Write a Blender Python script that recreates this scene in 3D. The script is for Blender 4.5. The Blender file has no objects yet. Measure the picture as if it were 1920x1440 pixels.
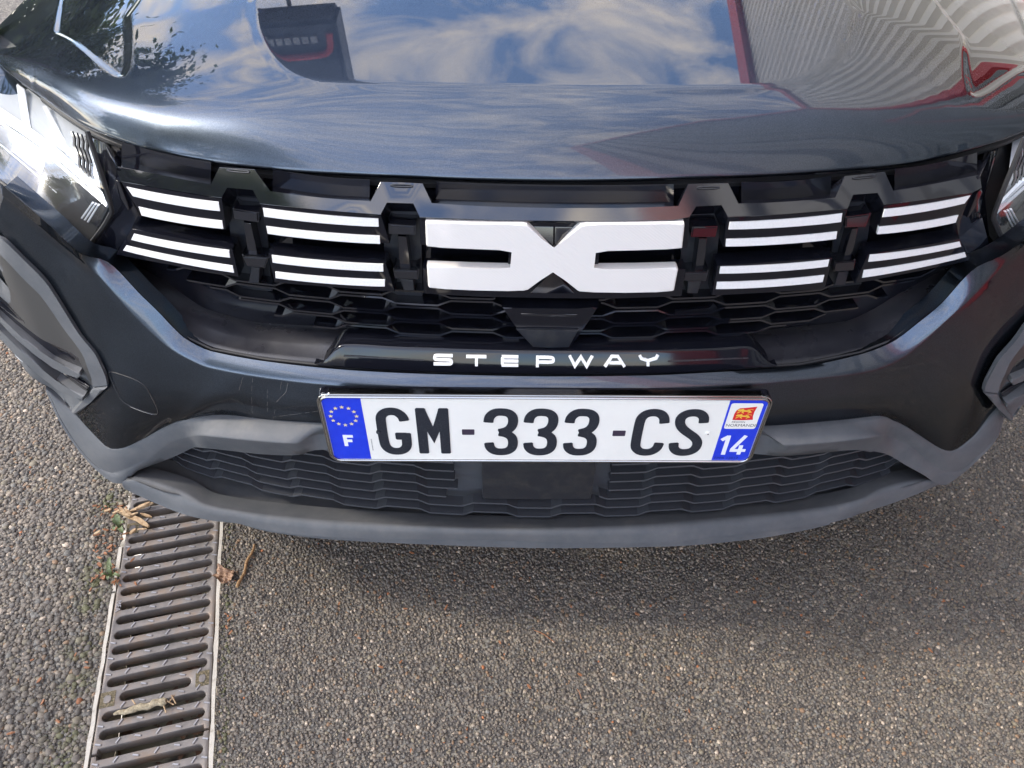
import bpy, bmesh, math, random
import numpy as np
from math import radians, sin, cos, pi, sqrt, atan2
from mathutils import Vector, Matrix

sc = bpy.context.scene
COL = sc.collection
random.seed(7)
rng = np.random.default_rng(11)

# ------------------------------------------------------------------ camera
F, H, PITCH, ROLL = 1400., 1.15, radians(43.), radians(-0.4)      # focal length in pixels of a 1920 wide picture
cam_d = bpy.data.cameras.new('camera')
cam = bpy.data.objects.new('camera', cam_d)
COL.objects.link(cam)
cam_d.sensor_width = 36.0
cam_d.lens = 36.0 * F / 1920.
cam_d.clip_start = 0.02
cam_d.clip_end = 2000
cam.matrix_world = Matrix.Translation((0, 0, H)) @ Matrix.Rotation(pi/2 - PITCH, 4, 'X') @ Matrix.Rotation(-ROLL, 4, 'Z')
sc.camera = cam

# ------------------------------------------------------------------ world, sun, exposure
SUN_EL, SUN_AZ = radians(38.), radians(-89.)                       # azimuth from +Y towards +X
w = bpy.data.worlds.new('World')
sc.world = w
w.use_nodes = True
nt = w.node_tree
nt.nodes.clear()
N = nt.nodes.new
out = N('ShaderNodeOutputWorld'); bg = N('ShaderNodeBackground'); sky = N('ShaderNodeTexSky')
sky.sky_type = 'NISHITA'; sky.sun_disc = False
sky.sun_elevation = SUN_EL; sky.sun_rotation = SUN_AZ
sky.air_density = .75; sky.dust_density = .9; sky.ozone_density = 2.5
geo = N('ShaderNodeTexCoord')
mp = N('ShaderNodeMapping'); mp.inputs['Scale'].default_value = (1.0, 1.0, 2.2)
n1 = N('ShaderNodeTexNoise'); n1.inputs['Scale'].default_value = 8.5; n1.inputs['Detail'].default_value = 9; n1.inputs['Roughness'].default_value = .58; n1.inputs['Distortion'].default_value = .55
rp = N('ShaderNodeValToRGB'); rp.color_ramp.elements[0].position = .41; rp.color_ramp.elements[1].position = .68
mx = N('ShaderNodeMix'); mx.data_type = 'RGBA'
mx.inputs['B'].default_value = (5.0, 4.5, 3.95, 1)
nt.links.new(geo.outputs['Generated'], mp.inputs['Vector'])
nt.links.new(mp.outputs['Vector'], n1.inputs['Vector'])
nt.links.new(n1.outputs['Fac'], rp.inputs['Fac'])
nt.links.new(rp.outputs['Color'], mx.inputs['Factor'])
nt.links.new(sky.outputs['Color'], mx.inputs['A'])
nt.links.new(mx.outputs['Result'], bg.inputs['Color'])
bg.inputs['Strength'].default_value = .15
nt.links.new(bg.outputs['Background'], out.inputs['Surface'])
sun_d = bpy.data.lights.new('sun', 'SUN')
sun_d.energy = 0.75; sun_d.angle = radians(6.5); sun_d.color = (1.0, .90, .76)
sun = bpy.data.objects.new('sun', sun_d)
COL.objects.link(sun)
sdir = Vector((sin(SUN_AZ)*cos(SUN_EL), cos(SUN_AZ)*cos(SUN_EL), sin(SUN_EL)))
sun.rotation_euler = (-sdir).to_track_quat('-Z', 'Y').to_euler()
sun.location = sdir * 30
sc.view_settings.view_transform = 'Standard'
sc.view_settings.look = 'None'
sc.view_settings.exposure = 2.7
sc.view_settings.gamma = 1.0
sc.view_settings.use_curve_mapping = False

# ------------------------------------------------------------------ materials
MATS = {}
def mat(name, col, rough=.5, metal=0., spec=.5, coat=0., coat_rough=.03):
    m = bpy.data.materials.new(name); m.use_nodes = True
    b = m.node_tree.nodes['Principled BSDF']
    b.inputs['Base Color'].default_value = (*col, 1)
    b.inputs['Roughness'].default_value = rough
    b.inputs['Metallic'].default_value = metal
    b.inputs['Specular IOR Level'].default_value = spec
    b.inputs['Coat Weight'].default_value = coat
    b.inputs['Coat Roughness'].default_value = coat_rough
    MATS[name] = m
    return m
def bsdf(m): return m.node_tree.nodes['Principled BSDF']
def tcoord(m, scale=(1, 1, 1), rot=(0, 0, 0)):
    nt = m.node_tree
    t = nt.nodes.new('ShaderNodeTexCoord'); mp = nt.nodes.new('ShaderNodeMapping')
    mp.inputs['Scale'].default_value = scale; mp.inputs['Rotation'].default_value = rot
    nt.links.new(t.outputs['Object'], mp.inputs['Vector'])
    return mp.outputs['Vector']
def noise(m, vec, scale, detail=4, rough=.55):
    n = m.node_tree.nodes.new('ShaderNodeTexNoise')
    n.inputs['Scale'].default_value = scale; n.inputs['Detail'].default_value = detail; n.inputs['Roughness'].default_value = rough
    m.node_tree.links.new(vec, n.inputs['Vector'])
    return n.outputs['Fac']
def ramp(m, fac, stops):
    r = m.node_tree.nodes.new('ShaderNodeValToRGB')
    el = r.color_ramp.elements
    while len(el) < len(stops): el.new(.5)
    for e, (p, c) in zip(el, stops):
        e.position = p; e.color = (*c, 1) if len(c) == 3 else c
    m.node_tree.links.new(fac, r.inputs['Fac'])
    return r.outputs['Color']
def bump(m, fac, strength=.2, dist=.001, target='Normal'):
    b = m.node_tree.nodes.new('ShaderNodeBump')
    b.inputs['Strength'].default_value = strength; b.inputs['Distance'].default_value = dist
    m.node_tree.links.new(fac, b.inputs['Height'])
    m.node_tree.links.new(b.outputs['Normal'], bsdf(m).inputs[target])
    return b
def link(m, a, name): m.node_tree.links.new(a, bsdf(m).inputs[name])

paint = mat('grey_metallic_paint', (.09,.10,.12), rough=.36, metal=1.0, coat=.62, coat_rough=.012)
bsdf(paint).inputs['Specular Tint'].default_value = (.15, .15, .16, 1)
v = tcoord(paint)
link(paint, ramp(paint, noise(paint, v, 1300, 2), [(.3, (.042, .053, .070)), (.75, (.092, .110, .138))]), 'Base Color')
pc = bsdf(paint).inputs['Base Color'].links[0].from_socket
vs_ = paint.node_tree.nodes.new('ShaderNodeTexVoronoi'); vs_.inputs['Scale'].default_value = 150
paint.node_tree.links.new(v, vs_.inputs['Vector'])
sp_ = paint.node_tree.nodes.new('ShaderNodeSeparateColor'); paint.node_tree.links.new(vs_.outputs['Color'], sp_.inputs['Color'])
m1_ = paint.node_tree.nodes.new('ShaderNodeMath'); m1_.operation = 'MULTIPLY_ADD'; m1_.inputs[1].default_value = .16; m1_.inputs[2].default_value = -.112
paint.node_tree.links.new(sp_.outputs[0], m1_.inputs[0])
m2_ = paint.node_tree.nodes.new('ShaderNodeMath'); m2_.operation = 'LESS_THAN'
paint.node_tree.links.new(vs_.outputs['Distance'], m2_.inputs[0]); paint.node_tree.links.new(m1_.outputs[0], m2_.inputs[1])
dm_ = paint.node_tree.nodes.new('ShaderNodeMix'); dm_.data_type = 'RGBA'; dm_.inputs['B'].default_value = (.22, .21, .19, 1)
paint.node_tree.links.new(m2_.outputs[0], dm_.inputs['Factor']); paint.node_tree.links.new(pc, dm_.inputs['A']); link(paint, dm_.outputs['Result'], 'Base Color')
d = noise(paint, v, 9, 6, .6)
link(paint, ramp(paint, d, [(.35, (.32,)*3), (.75, (.42,)*3)]), 'Roughness')

gloss = mat('gloss_black_plastic', (.007, .0075, .011), rough=.07, spec=1.0)
v = tcoord(gloss)
link(gloss, ramp(gloss, noise(gloss, v, 900, 3, .7), [(.62, (.006, .0065, .010)), (.80, (.035, .034, .034))]), 'Base Color')
link(gloss, ramp(gloss, noise(gloss, v, 14, 5), [(.3, (.04,)*3), (.8, (.14,)*3)]), 'Roughness')
barm = mat('piano_black_bar', (.006, .0065, .010), rough=.09, spec=.42)
slat_m = mat('dark_grey_intake_slat', (.050, .053, .060), rough=.42)
fogp_m = mat('fine_grained_dark_plate', (.038, .037, .036), rough=.5)
satin = mat('satin_black_plastic', (.011, .012, .017), rough=.36)
v = tcoord(satin)
link(satin, ramp(satin, noise(satin, v, 60, 6, .7), [(.45, (.014, .016, .021)), (.75, (.034, .034, .033))]), 'Base Color')
shelf_m = mat('dusty_black_shelf', (.02, .02, .024), rough=.28)
v = tcoord(shelf_m)
link(shelf_m, ramp(shelf_m, noise(shelf_m, v, 25, 6, .7), [(.3, (.014, .0145, .019)), (.8, (.034, .033, .036))]), 'Base Color')
link(shelf_m, ramp(shelf_m, noise(shelf_m, v, 18, 5), [(.3, (.2,)*3), (.8, (.42,)*3)]), 'Roughness')
grey = mat('grained_grey_plastic', (.095,.10,.105), rough=.62, spec=.32)
v = tcoord(grey)
link(grey, ramp(grey, noise(grey, v, 22, 7, .65), [(.3, (.070, .076, .083)), (.62, (.100, .103, .107)), (.80, (.135, .132, .125))]), 'Base Color')
bump(grey, noise(grey, v, 1500, 2), .25, .0006)
white_s = mat('white_strip_vinyl', (.87, .86, .83), rough=.45)
v = tcoord(white_s)
link(white_s, ramp(white_s, noise(white_s, v, 500, 3, .7), [(.35, (.74, .735, .71)), (.6, (.80, .795, .77))]), 'Base Color')
emb_m = mat('printed_white_plastic', (.73, .70, .655), rough=.40)
v = tcoord(emb_m, rot=(0, radians(52), 0))
wv = emb_m.node_tree.nodes.new('ShaderNodeTexWave'); wv.wave_type = 'BANDS'; wv.bands_direction = 'X'
wv.inputs['Scale'].default_value = 118; wv.inputs['Distortion'].default_value = .4
emb_m.node_tree.links.new(v, wv.inputs['Vector'])
bump(emb_m, wv.outputs['Fac'], .16, .0006)
plate_w = mat('plate_white_film', (.70, .735, .74), rough=.32, coat=.5, coat_rough=.1)
v = tcoord(plate_w)
link(plate_w, ramp(plate_w, noise(plate_w, v, 12, 7, .7), [(.3, (.78, .77, .71)), (.7, (.85, .84, .775))]), 'Base Color')
plate_b = mat('plate_blue_film', (.004, .035, .62), rough=.3, coat=.5, coat_rough=.1)
v = tcoord(plate_b)
link(plate_b, ramp(plate_b, noise(plate_b, v, 55, 6, .7), [(.3, (.004, .028, .56)), (.75, (.010, .050, .66))]), 'Base Color')
plate_k = mat('plate_black_paint', (.014, .018, .027), rough=.38)
v = tcoord(plate_k)
link(plate_k, ramp(plate_k, noise(plate_k, v, 420, 3, .8), [(.5, (.012, .016, .025)), (.8, (.05, .055, .06))]), 'Base Color')
plate_h = mat('plate_hyphen_paint', (.04, .028, .05), rough=.4)
flag_r = mat('flag_red', (.62, .012, .02), rough=.4)
flag_y = mat('flag_gold', (.80, .52, .06), rough=.4)
star_y = mat('star_gold', (.80, .66, .30), rough=.4)
ink = mat('grey_ink', (.07, .08, .09), rough=.5)
ink_b = mat('dark_blue_ink', (.0, .012, .18), rough=.5)
plate_t = mat('plate_white_print', (.78, .80, .86), rough=.4)
chrome = mat('clear_chrome_edge', (.42, .42, .42), rough=.12, metal=1.0)
refl = mat('headlight_reflector', (.50, .515, .53), rough=.28, metal=.0, coat=1.0)
white_l = mat('headlight_light_guide', (.88, .90, .92), rough=.22, coat=1.0)
smoke = mat('smoked_headlight_panel', (.05, .05, .05), rough=.22, coat=1.0)
rubber = mat('black_rubber', (.012, .012, .013), rough=.6)
tyre_m = mat('tyre_rubber', (.02, .02, .02), rough=.75)
rim_m = mat('alloy_grey', (.30, .31, .32), rough=.35, metal=.9)
under_m = mat('underbody_black', (.008, .008, .008), rough=.8)
glassd = mat('dark_car_glass', (.006, .008, .009), rough=.03, coat=1.0)

lens = bpy.data.materials.new('clear_lens'); lens.use_nodes = True
nt = lens.node_tree; nt.nodes.clear()
o_ = nt.nodes.new('ShaderNodeOutputMaterial'); ms = nt.nodes.new('ShaderNodeMixShader'); fr = nt.nodes.new('ShaderNodeFresnel'); fr.inputs['IOR'].default_value = 1.55
tr = nt.nodes.new('ShaderNodeBsdfTransparent'); gl = nt.nodes.new('ShaderNodeBsdfGlossy'); gl.inputs['Roughness'].default_value = .015
tr.inputs['Color'].default_value = (.95, .96, .96, 1)
gm = nt.nodes.new('ShaderNodeNewGeometry'); mt_ = nt.nodes.new('ShaderNodeMath'); mt_.operation = 'SUBTRACT'; mt_.inputs[0].default_value = 1
mu = nt.nodes.new('ShaderNodeMath'); mu.operation = 'MULTIPLY'
nt.links.new(gm.outputs['Backfacing'], mt_.inputs[1]); nt.links.new(mt_.outputs[0], mu.inputs[0]); nt.links.new(fr.outputs['Fac'], mu.inputs[1])
nt.links.new(mu.outputs[0], ms.inputs['Fac']); nt.links.new(tr.outputs[0], ms.inputs[1]); nt.links.new(gl.outputs[0], ms.inputs[2]); nt.links.new(ms.outputs[0], o_.inputs['Surface'])

iron = mat('rusty_cast_iron', (.12, .105, .095), rough=.55, metal=.25)
v = tcoord(iron)
link(iron, ramp(iron, noise(iron, v, 16, 8, .68), [(.30, (.080, .072, .066)), (.50, (.165, .145, .128)), (.66, (.19, .135, .092)), (.80, (.12, .07, .045))]), 'Base Color')
link(iron, ramp(iron, noise(iron, v, 40, 5), [(.3, (.42,)*3), (.8, (.7,)*3)]), 'Roughness')
bump(iron, noise(iron, v, 420, 4, .7), .35, .0006)
iron_t = mat('worn_iron_tread', (.26, .245, .24), rough=.40, metal=.6)
rail_m = mat('cream_polymer_concrete', (.60, .56, .48), rough=.75)
v = tcoord(rail_m)
link(rail_m, ramp(rail_m, noise(rail_m, v, 38, 8, .7), [(.28, (.20, .17, .13)), (.45, (.42, .385, .32)), (.75, (.52, .48, .41))]), 'Base Color')
bump(rail_m, noise(rail_m, v, 300, 5), .4, .0008)
chan_m = mat('muddy_channel', (.10, .09, .06), rough=.85)
v = tcoord(chan_m)
link(chan_m, ramp(chan_m, noise(chan_m, v, 11, 6), [(.4, (.022, .018, .014)), (.5, (.13, .12, .085)), (.8, (.16, .145, .10))]), 'Base Color')

asph = mat('asphalt_binder', (.045, .043, .04), rough=.85)
v = tcoord(asph)
vo = asph.node_tree.nodes.new('ShaderNodeTexVoronoi'); vo.inputs['Scale'].default_value = 190
asph.node_tree.links.new(v, vo.inputs['Vector'])
sep = asph.node_tree.nodes.new('ShaderNodeSeparateColor'); asph.node_tree.links.new(vo.outputs['Color'], sep.inputs['Color'])
link(asph, ramp(asph, sep.outputs[0], [(.0, (.05, .045, .040)), (.55, (.105, .096, .084)), (.8, (.15, .136, .114)), (.95, (.24, .22, .18))]), 'Base Color')
bump(asph, vo.outputs['Distance'], -.6, .003)
peb = mat('aggregate_stone', (.1, .1, .1), rough=.7)
at = peb.node_tree.nodes.new('ShaderNodeAttribute'); at.attribute_name = 'tint'
v = tcoord(peb)
mm = peb.node_tree.nodes.new('ShaderNodeMix'); mm.data_type = 'RGBA'; mm.blend_type = 'MULTIPLY'; mm.inputs['Factor'].default_value = .75
peb.node_tree.links.new(at.outputs['Color'], mm.inputs['A'])
peb.node_tree.links.new(ramp(peb, noise(peb, v, 700, 3, .7), [(.3, (.55,)*3), (.7, (1.15,)*3)]), mm.inputs['B'])
link(peb, mm.outputs['Result'], 'Base Color')

leaf_m = mat('dry_brown_leaf', (.25, .15, .085), rough=.7)
v = tcoord(leaf_m)
link(leaf_m, ramp(leaf_m, noise(leaf_m, v, 130, 5), [(.3, (.16, .09, .05)), (.7, (.34, .21, .13))]), 'Base Color')
twig_m = mat('twig_bark', (.26, .15, .06), rough=.7)
v = tcoord(twig_m)
link(twig_m, ramp(twig_m, noise(twig_m, v, 200, 5), [(.3, (.17, .09, .035)), (.7, (.36, .22, .10))]), 'Base Color')
chip_m = mat('pale_splintered_wood', (.42, .29, .15), rough=.75)
v = tcoord(chip_m)
link(chip_m, ramp(chip_m, noise(chip_m, v, 160, 5), [(.3, (.22, .13, .06)), (.7, (.50, .36, .21))]), 'Base Color')
bark_m = mat('weathered_stick', (.30, .24, .15), rough=.85)
v = tcoord(bark_m, (1, 1, 1))
link(bark_m, ramp(bark_m, noise(bark_m, v, 240, 6, .7), [(.3, (.12, .095, .055)), (.7, (.42, .35, .23))]), 'Base Color')
flake_m = mat('orange_bark_flake', (.25, .105, .045), rough=.7)
weed_m = mat('weed_green', (.105, .13, .05), rough=.55)
bsdf(weed_m).inputs['Subsurface Weight'].default_value = .1

clad_w = mat('white_corrugated_cladding', (.66, .63, .58), rough=.5)
v = tcoord(clad_w)
link(clad_w, ramp(clad_w, noise(clad_w, v, .8, 5), [(.3, (.56, .54, .49)), (.7, (.64, .61, .56))]), 'Base Color')
clad_g = mat('grey_corrugated_cladding', (.20, .215, .225), rough=.45)
clad_r = mat('red_metal_trim', (.42, .022, .022), rough=.4)
door_m = mat('dark_grey_shutter', (.05, .055, .06), rough=.5)
yellow_m = mat('yellow_post_paint', (.50, .36, .06), rough=.5)
dark_m = mat('black_sign_panel', (.035, .037, .042), rough=.35)
red_l = mat('red_sign_stripe', (.75, .06, .04), rough=.4)
pale_m = mat('pale_sign_letter', (.60, .60, .58), rough=.4)
leafy = mat('tree_leaf', (.07, .11, .03), rough=.55)
v = tcoord(leafy)
link(leafy, ramp(leafy, noise(leafy, v, 2.2, 4), [(.3, (.07, .105, .04)), (.7, (.16, .22, .075))]), 'Base Color')
tl_ = leafy.node_tree.nodes.new('ShaderNodeBsdfTranslucent'); tx_ = leafy.node_tree.nodes.new('ShaderNodeMixShader'); tx_.inputs[0].default_value = .4
tl_.inputs['Color'].default_value = (.16, .24, .05, 1)
lo_ = [n for n in leafy.node_tree.nodes if n.type == 'OUTPUT_MATERIAL'][0]
leafy.node_tree.links.new(bsdf(leafy).outputs[0], tx_.inputs[1]); leafy.node_tree.links.new(tl_.outputs[0], tx_.inputs[2]); leafy.node_tree.links.new(tx_.outputs[0], lo_.inputs['Surface'])
trunk_m = mat('tree_bark', (.10, .08, .06), rough=.9)

# ------------------------------------------------------------------ helpers
def setp(o, label=None, cat=None, group=None, kind=None):
    if label: o['label'] = label
    if cat: o['category'] = cat
    if group: o['group'] = group
    if kind: o['kind'] = kind
    return o
def empty(name, loc, label, cat, group=None):
    o = bpy.data.objects.new(name, None); COL.objects.link(o)
    o.location = loc; o.empty_display_size = .1
    return setp(o, label, cat, group)
def put(name, me, m, parent=None):
    o = bpy.data.objects.new(name, me); COL.objects.link(o)
    if m is not None and not me.materials: me.materials.append(m)
    if parent is not None:
        o.parent = parent
        o.matrix_parent_inverse = WI(parent)
    return o
def WI(p):
    M = Matrix.Translation(p.location) if p.parent is None else (p.parent.matrix_basis @ p.matrix_parent_inverse @ p.matrix_basis)
    if p.parent is None: M = p.matrix_basis.copy()
    return M.inverted()
def finish(bm, name, m, parent=None, smooth=True, ang=30, recalc=True):
    if recalc: bmesh.ops.recalc_face_normals(bm, faces=bm.faces)
    ng = [f for f in bm.faces if len(f.verts) > 4]
    if ng: bmesh.ops.triangulate(bm, faces=ng, quad_method='BEAUTY', ngon_method='BEAUTY')
    if smooth:
        a = radians(ang)
        for f in bm.faces: f.smooth = True
        for e in bm.edges:
            if len(e.link_faces) == 2 and e.calc_face_angle(0) > a: e.smooth = False
    me = bpy.data.meshes.new(name); bm.to_mesh(me); bm.free()
    return put(name, me, m, parent)
# pixel of the photograph -> viewing ray of the camera above
_R = Vector((1, 0, 0)); _U = Vector((0, sin(PITCH), cos(PITCH))); _D = Vector((0, cos(PITCH), -sin(PITCH)))
def ray(px, py):
    a = (float(px)-960)/F; b = (720-float(py))/F
    c, s = cos(ROLL), sin(ROLL)
    a, b = a*c-b*s, a*s+b*c
    return _D + a*_R + b*_U
XC = .045
def bow(x):
    d = abs(x-XC); return .205*d*d + .28*min(d, .62)**4
def U(p, Y0=None):
    """point of the car's front: on the bowed front at depth Y0 (Y0>0) or at the height -Y0 (Y0<0)"""
    if len(p) == 3: Y0 = p[2]
    r = ray(p[0], p[1])
    if Y0 < 0: return Vector((0, 0, H)) + r*((-Y0-H)/r.z)
    t = Y0/r.y
    for _ in range(40): t = .5*t + .5*(Y0+bow(t*r.x))/r.y
    return Vector((0, 0, H)) + t*r
def US(p, Y0, z0, k):
    r = ray(p[0], p[1]); t = Y0/r.y
    for _ in range(60): t = .6*t + .4*(Y0+bow(t*r.x)+k*(H+t*r.z-z0))/r.y
    return Vector((0, 0, H)) + t*r
def G(px, py, z=0.0):
    r = ray(px, py); return Vector((0, 0, H)) + r*((z-H)/r.z)
def sub(pts, step=26, closed=True):
    o = []; n = len(pts)
    for i in range(n if closed else n-1):
        a = pts[i]; b = pts[(i+1) % n]
        k = max(1, int(math.hypot(b[0]-a[0], b[1]-a[1])/step))
        if len(a) > 2 and a[2]*b[2] < 0: k = 1
        for j in range(k): o.append(tuple(a[q]+(b[q]-a[q])*j/k for q in range(len(a))))
    if not closed: o.append(pts[-1])
    return o
def prism3(name, P, depth, m, parent=None, bev=0., seg=2, smooth=True):
    """front outline P (3-D points), pushed back by the vector depth, front rim rounded by bev"""
    if not isinstance(depth, Vector): depth = Vector((0, depth, 0))
    bm = bmesh.new()
    a = [bm.verts.new(p) for p in P]; b = [bm.verts.new(p+depth) for p in P]
    bm.faces.new(a); bm.faces.new(b[::-1])
    n = len(P); rim = []
    for i in range(n):
        f = bm.faces.new((a[i], b[i], b[(i+1) % n], a[(i+1) % n]))
    if bev > 0:
        s = set(a)
        rim = [e for e in bm.edges if e.verts[0] in s and e.verts[1] in s]
        bmesh.ops.bevel(bm, geom=rim, offset=bev, segments=seg, profile=.5, affect='EDGES', clamp_overlap=True)
    o = finish(bm, name, m, parent, smooth)
    if bev > 0 and smooth:
        md = o.modifiers.new('normals', 'WEIGHTED_NORMAL'); md.keep_sharp = True; md.weight = 80
    return o
def prism(name, pts, Y0, depth, m, parent=None, bev=0., step=26, seg=2):
    pts = [p if len(p) == 3 else (p[0], p[1], Y0) for p in pts]
    return prism3(name, [U(p) for p in sub(pts, step)], depth, m, parent, bev, seg)
def pchip(t, y, x):
    t = np.asarray(t, float); y = np.asarray(y, float); h = np.diff(t); dl = np.diff(y, axis=0)/h[:, None]
    m = np.zeros_like(y)
    m[0] = dl[0]; m[-1] = dl[-1]
    for i in range(1, len(t)-1):
        for k in range(y.shape[1]):
            if dl[i-1, k]*dl[i, k] > 0:
                w1 = 2*h[i]+h[i-1]; w2 = h[i]+2*h[i-1]
                m[i, k] = (w1+w2)/(w1/dl[i-1, k]+w2/dl[i, k])
    i = np.clip(np.searchsorted(t, x)-1, 0, len(t)-2)
    s = ((x-t[i])/h[i])[:, None]; hh = h[i][:, None]
    return (1+2*s)*(1-s)**2*y[i] + s*(1-s)**2*hh*m[i] + s*s*(3-2*s)*y[i+1] + s*s*(s-1)*hh*m[i+1]
def resample(P, n):
    P = np.array([tuple(p) for p in P]); d = np.r_[0, np.cumsum(np.linalg.norm(np.diff(P, axis=0), axis=1))]
    return pchip(d/d[-1], P, np.linspace(0, 1, n))
def row(pts, Y0=None):
    return [U(p if len(p) == 3 else (p[0], p[1], Y0)) for p in pts]
def loft_bm(rows, n, bm=None):
    bm = bm or bmesh.new()
    g = [[bm.verts.new(tuple(q)) for q in resample(r, n)] for r in rows]
    for i in range(len(g)-1):
        for j in range(n-1):
            bm.faces.new((g[i][j], g[i][j+1], g[i+1][j+1], g[i+1][j]))
    return bm
def mixrow(a, b, t, n=80, off=(0, 0, 0)):
    A = resample(a, n); B = resample(b, n)
    return [Vector(p) for p in A*(1-t)+B*t+np.array(off)]
def face_camera(o):
    me = o.data
    return o
def loft(name, rows, n, m, parent=None, ang=38):
    bm = loft_bm(rows, n)
    # normals towards the viewer side (-Y or up)
    s = sum((f.normal.y - f.normal.z)*f.calc_area() for f in bm.faces if not f.normal_update())
    if s > 0: bmesh.ops.reverse_faces(bm, faces=bm.faces)
    return finish(bm, name, m, parent, True, ang, recalc=False)
def tube_bm(bm, pts, r, k=6, closed=False, taper=None):
    pts = [Vector(p) for p in pts]; n = len(pts); rings = []
    for i, p in enumerate(pts):
        a = pts[(i-1) % n] if (closed or i > 0) else p; b = pts[(i+1) % n] if (closed or i < n-1) else p
        t = (b-a).normalized(); x = t.orthogonal().normalized() if i == 0 else (x - t*x.dot(t)).normalized()
        y = t.cross(x); rr = r if taper is None else r*taper[i]
        rings.append([bm.verts.new(p + float(rr)*(cos(2*pi*j/k)*x + sin(2*pi*j/k)*y)) for j in range(k)])
    for i in range(n if closed else n-1):
        A = rings[i]; B = rings[(i+1) % n]
        for j in range(k): bm.faces.new((A[j], A[(j+1) % k], B[(j+1) % k], B[j]))
    if not closed:
        bm.faces.new(rings[0][::-1]); bm.faces.new(rings[-1])
def tube(name, pts, r, m, parent=None, k=8, closed=False, taper=None):
    bm = bmesh.new(); tube_bm(bm, pts, r, k, closed, taper)
    return finish(bm, name, m, parent, True, 50)
def box_bm(bm, c, s, rot=None):
    vs = []
    for x in (-.5, .5):
        for y in (-.5, .5):
            for z in (-.5, .5):
                q = Vector((x*s[0], y*s[1], z*s[2]))
                if rot is not None: q = rot @ q
                vs.append(bm.verts.new(Vector(c)+q))
    for f in ((0, 1, 3, 2), (4, 6, 7, 5), (0, 4, 5, 1), (2, 3, 7, 6), (0, 2, 6, 4), (1, 5, 7, 3)):
        bm.faces.new([vs[i] for i in f])
def box(name, c, s, m, parent=None, rot=None, bev=0.):
    bm = bmesh.new(); box_bm(bm, c, s, rot)
    if bev: bmesh.ops.bevel(bm, geom=list(bm.edges), offset=bev, segments=2, affect='EDGES')
    return finish(bm, name, m, parent)
def chaikin(pts, it=2, closed=False):
    for _ in range(it):
        o = [] if closed else [pts[0]]
        n = len(pts)
        for i in range(n if closed else n-1):
            a, b = pts[i], pts[(i+1) % n]
            o.append(tuple(.75*a[k]+.25*b[k] for k in range(len(a)))); o.append(tuple(.25*a[k]+.75*b[k] for k in range(len(a))))
        if not closed: o.append(pts[-1])
        pts = o
    return pts
def ribbon(pts, wd, cap=.12):
    """outline of a stroke of width wd along the 2-D path pts, its corners slightly cut"""
    n = len(pts); L = []; Rr = []
    for i in range(n):
        a = pts[max(i-1, 0)]; b = pts[i]; c = pts[min(i+1, n-1)]
        d1 = np.array(b)-np.array(a); d2 = np.array(c)-np.array(b)
        if i == 0: d1 = d2
        if i == n-1: d2 = d1
        d1 = d1/(np.linalg.norm(d1)+1e-12); d2 = d2/(np.linalg.norm(d2)+1e-12)
        t = d1+d2; t = t/(np.linalg.norm(t)+1e-12); nn = np.array([-t[1], t[0]])
        k = 1/max(.4, float(np.dot(t, d1)))
        L.append(tuple(np.array(b)+nn*wd/2*k)); Rr.append(tuple(np.array(b)-nn*wd/2*k))
    if cap:
        def cut(Q, rev):
            a, b = np.array(Q[-1]), np.array(Q[-2]); d = (b-a)/np.linalg.norm(b-a)*min(wd*cap, .45*np.linalg.norm(b-a)+1e9*0+wd*cap)
            return d
        for Q, O in ((L, Rr), (Rr, L)):
            e = np.array(Q[-1]); o2 = np.array(O[-1]); tdir = np.array(pts[-1])-np.array(pts[-2]); tdir = tdir/np.linalg.norm(tdir)
            Q[-1] = tuple(e-tdir*wd*cap); Q.append(tuple(e+(o2-e)*cap))
            e = np.array(Q[0]); o2 = np.array(O[0]); tdir = np.array(pts[0])-np.array(pts[1]); tdir = tdir/np.linalg.norm(tdir)
            Q[0] = tuple(e-tdir*wd*cap); Q.insert(0, tuple(e+(o2-e)*cap))
    return L+Rr[::-1]
def text_mesh(s, size, ext):
    c = bpy.data.curves.new('t', 'FONT'); c.body = s; c.size = size; c.extrude = ext; c.resolution_u = 3
    o = bpy.data.objects.new('t', c); COL.objects.link(o)
    dg = bpy.context.evaluated_depsgraph_get(); dg.update()
    me = bpy.data.meshes.new_from_object(o.evaluated_get(dg))
    bpy.data.objects.remove(o); bpy.data.curves.remove(c)
    me.materials.clear()
    return me
def pyr_smooth(a, b, x):
    t = np.clip((x-a)/(b-a), 0, 1); return t*t*(3-2*t)
def seg_dist(X, Y, poly, closed=True):
    """distance to a polyline and, when closed, an inside mask (numpy)"""
    D = np.full(X.shape, 1e9); ins = np.zeros(X.shape, bool); n = len(poly)
    for i in range(n if closed else n-1):
        x0, y0 = poly[i]; x1, y1 = poly[(i+1) % n]
        dx, dy = x1-x0, y1-y0; L = dx*dx+dy*dy+1e-15
        t = np.clip(((X-x0)*dx+(Y-y0)*dy)/L, 0, 1)
        D = np.minimum(D, np.hypot(X-x0-t*dx, Y-y0-t*dy))
        if closed:
            c = (y0 > Y) != (y1 > Y)
            ins ^= c & (X < (x1-x0)*(Y-y0)/(y1-y0+1e-15)+x0)
    return D, ins
def grid_mesh(name, V, m, parent=None):
    r, c = V.shape[:2]; me = bpy.data.meshes.new(name)
    idx = np.arange(r*c).reshape(r, c)
    q = np.stack([idx[:-1, :-1], idx[:-1, 1:], idx[1:, 1:], idx[1:, :-1]], -1).reshape(-1, 4)
    me.from_pydata(V.reshape(-1, 3).tolist(), [], q.tolist())
    me.polygons.foreach_set('use_smooth', [True]*len(me.polygons)); me.update()
    return put(name, me, m, parent)

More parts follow.
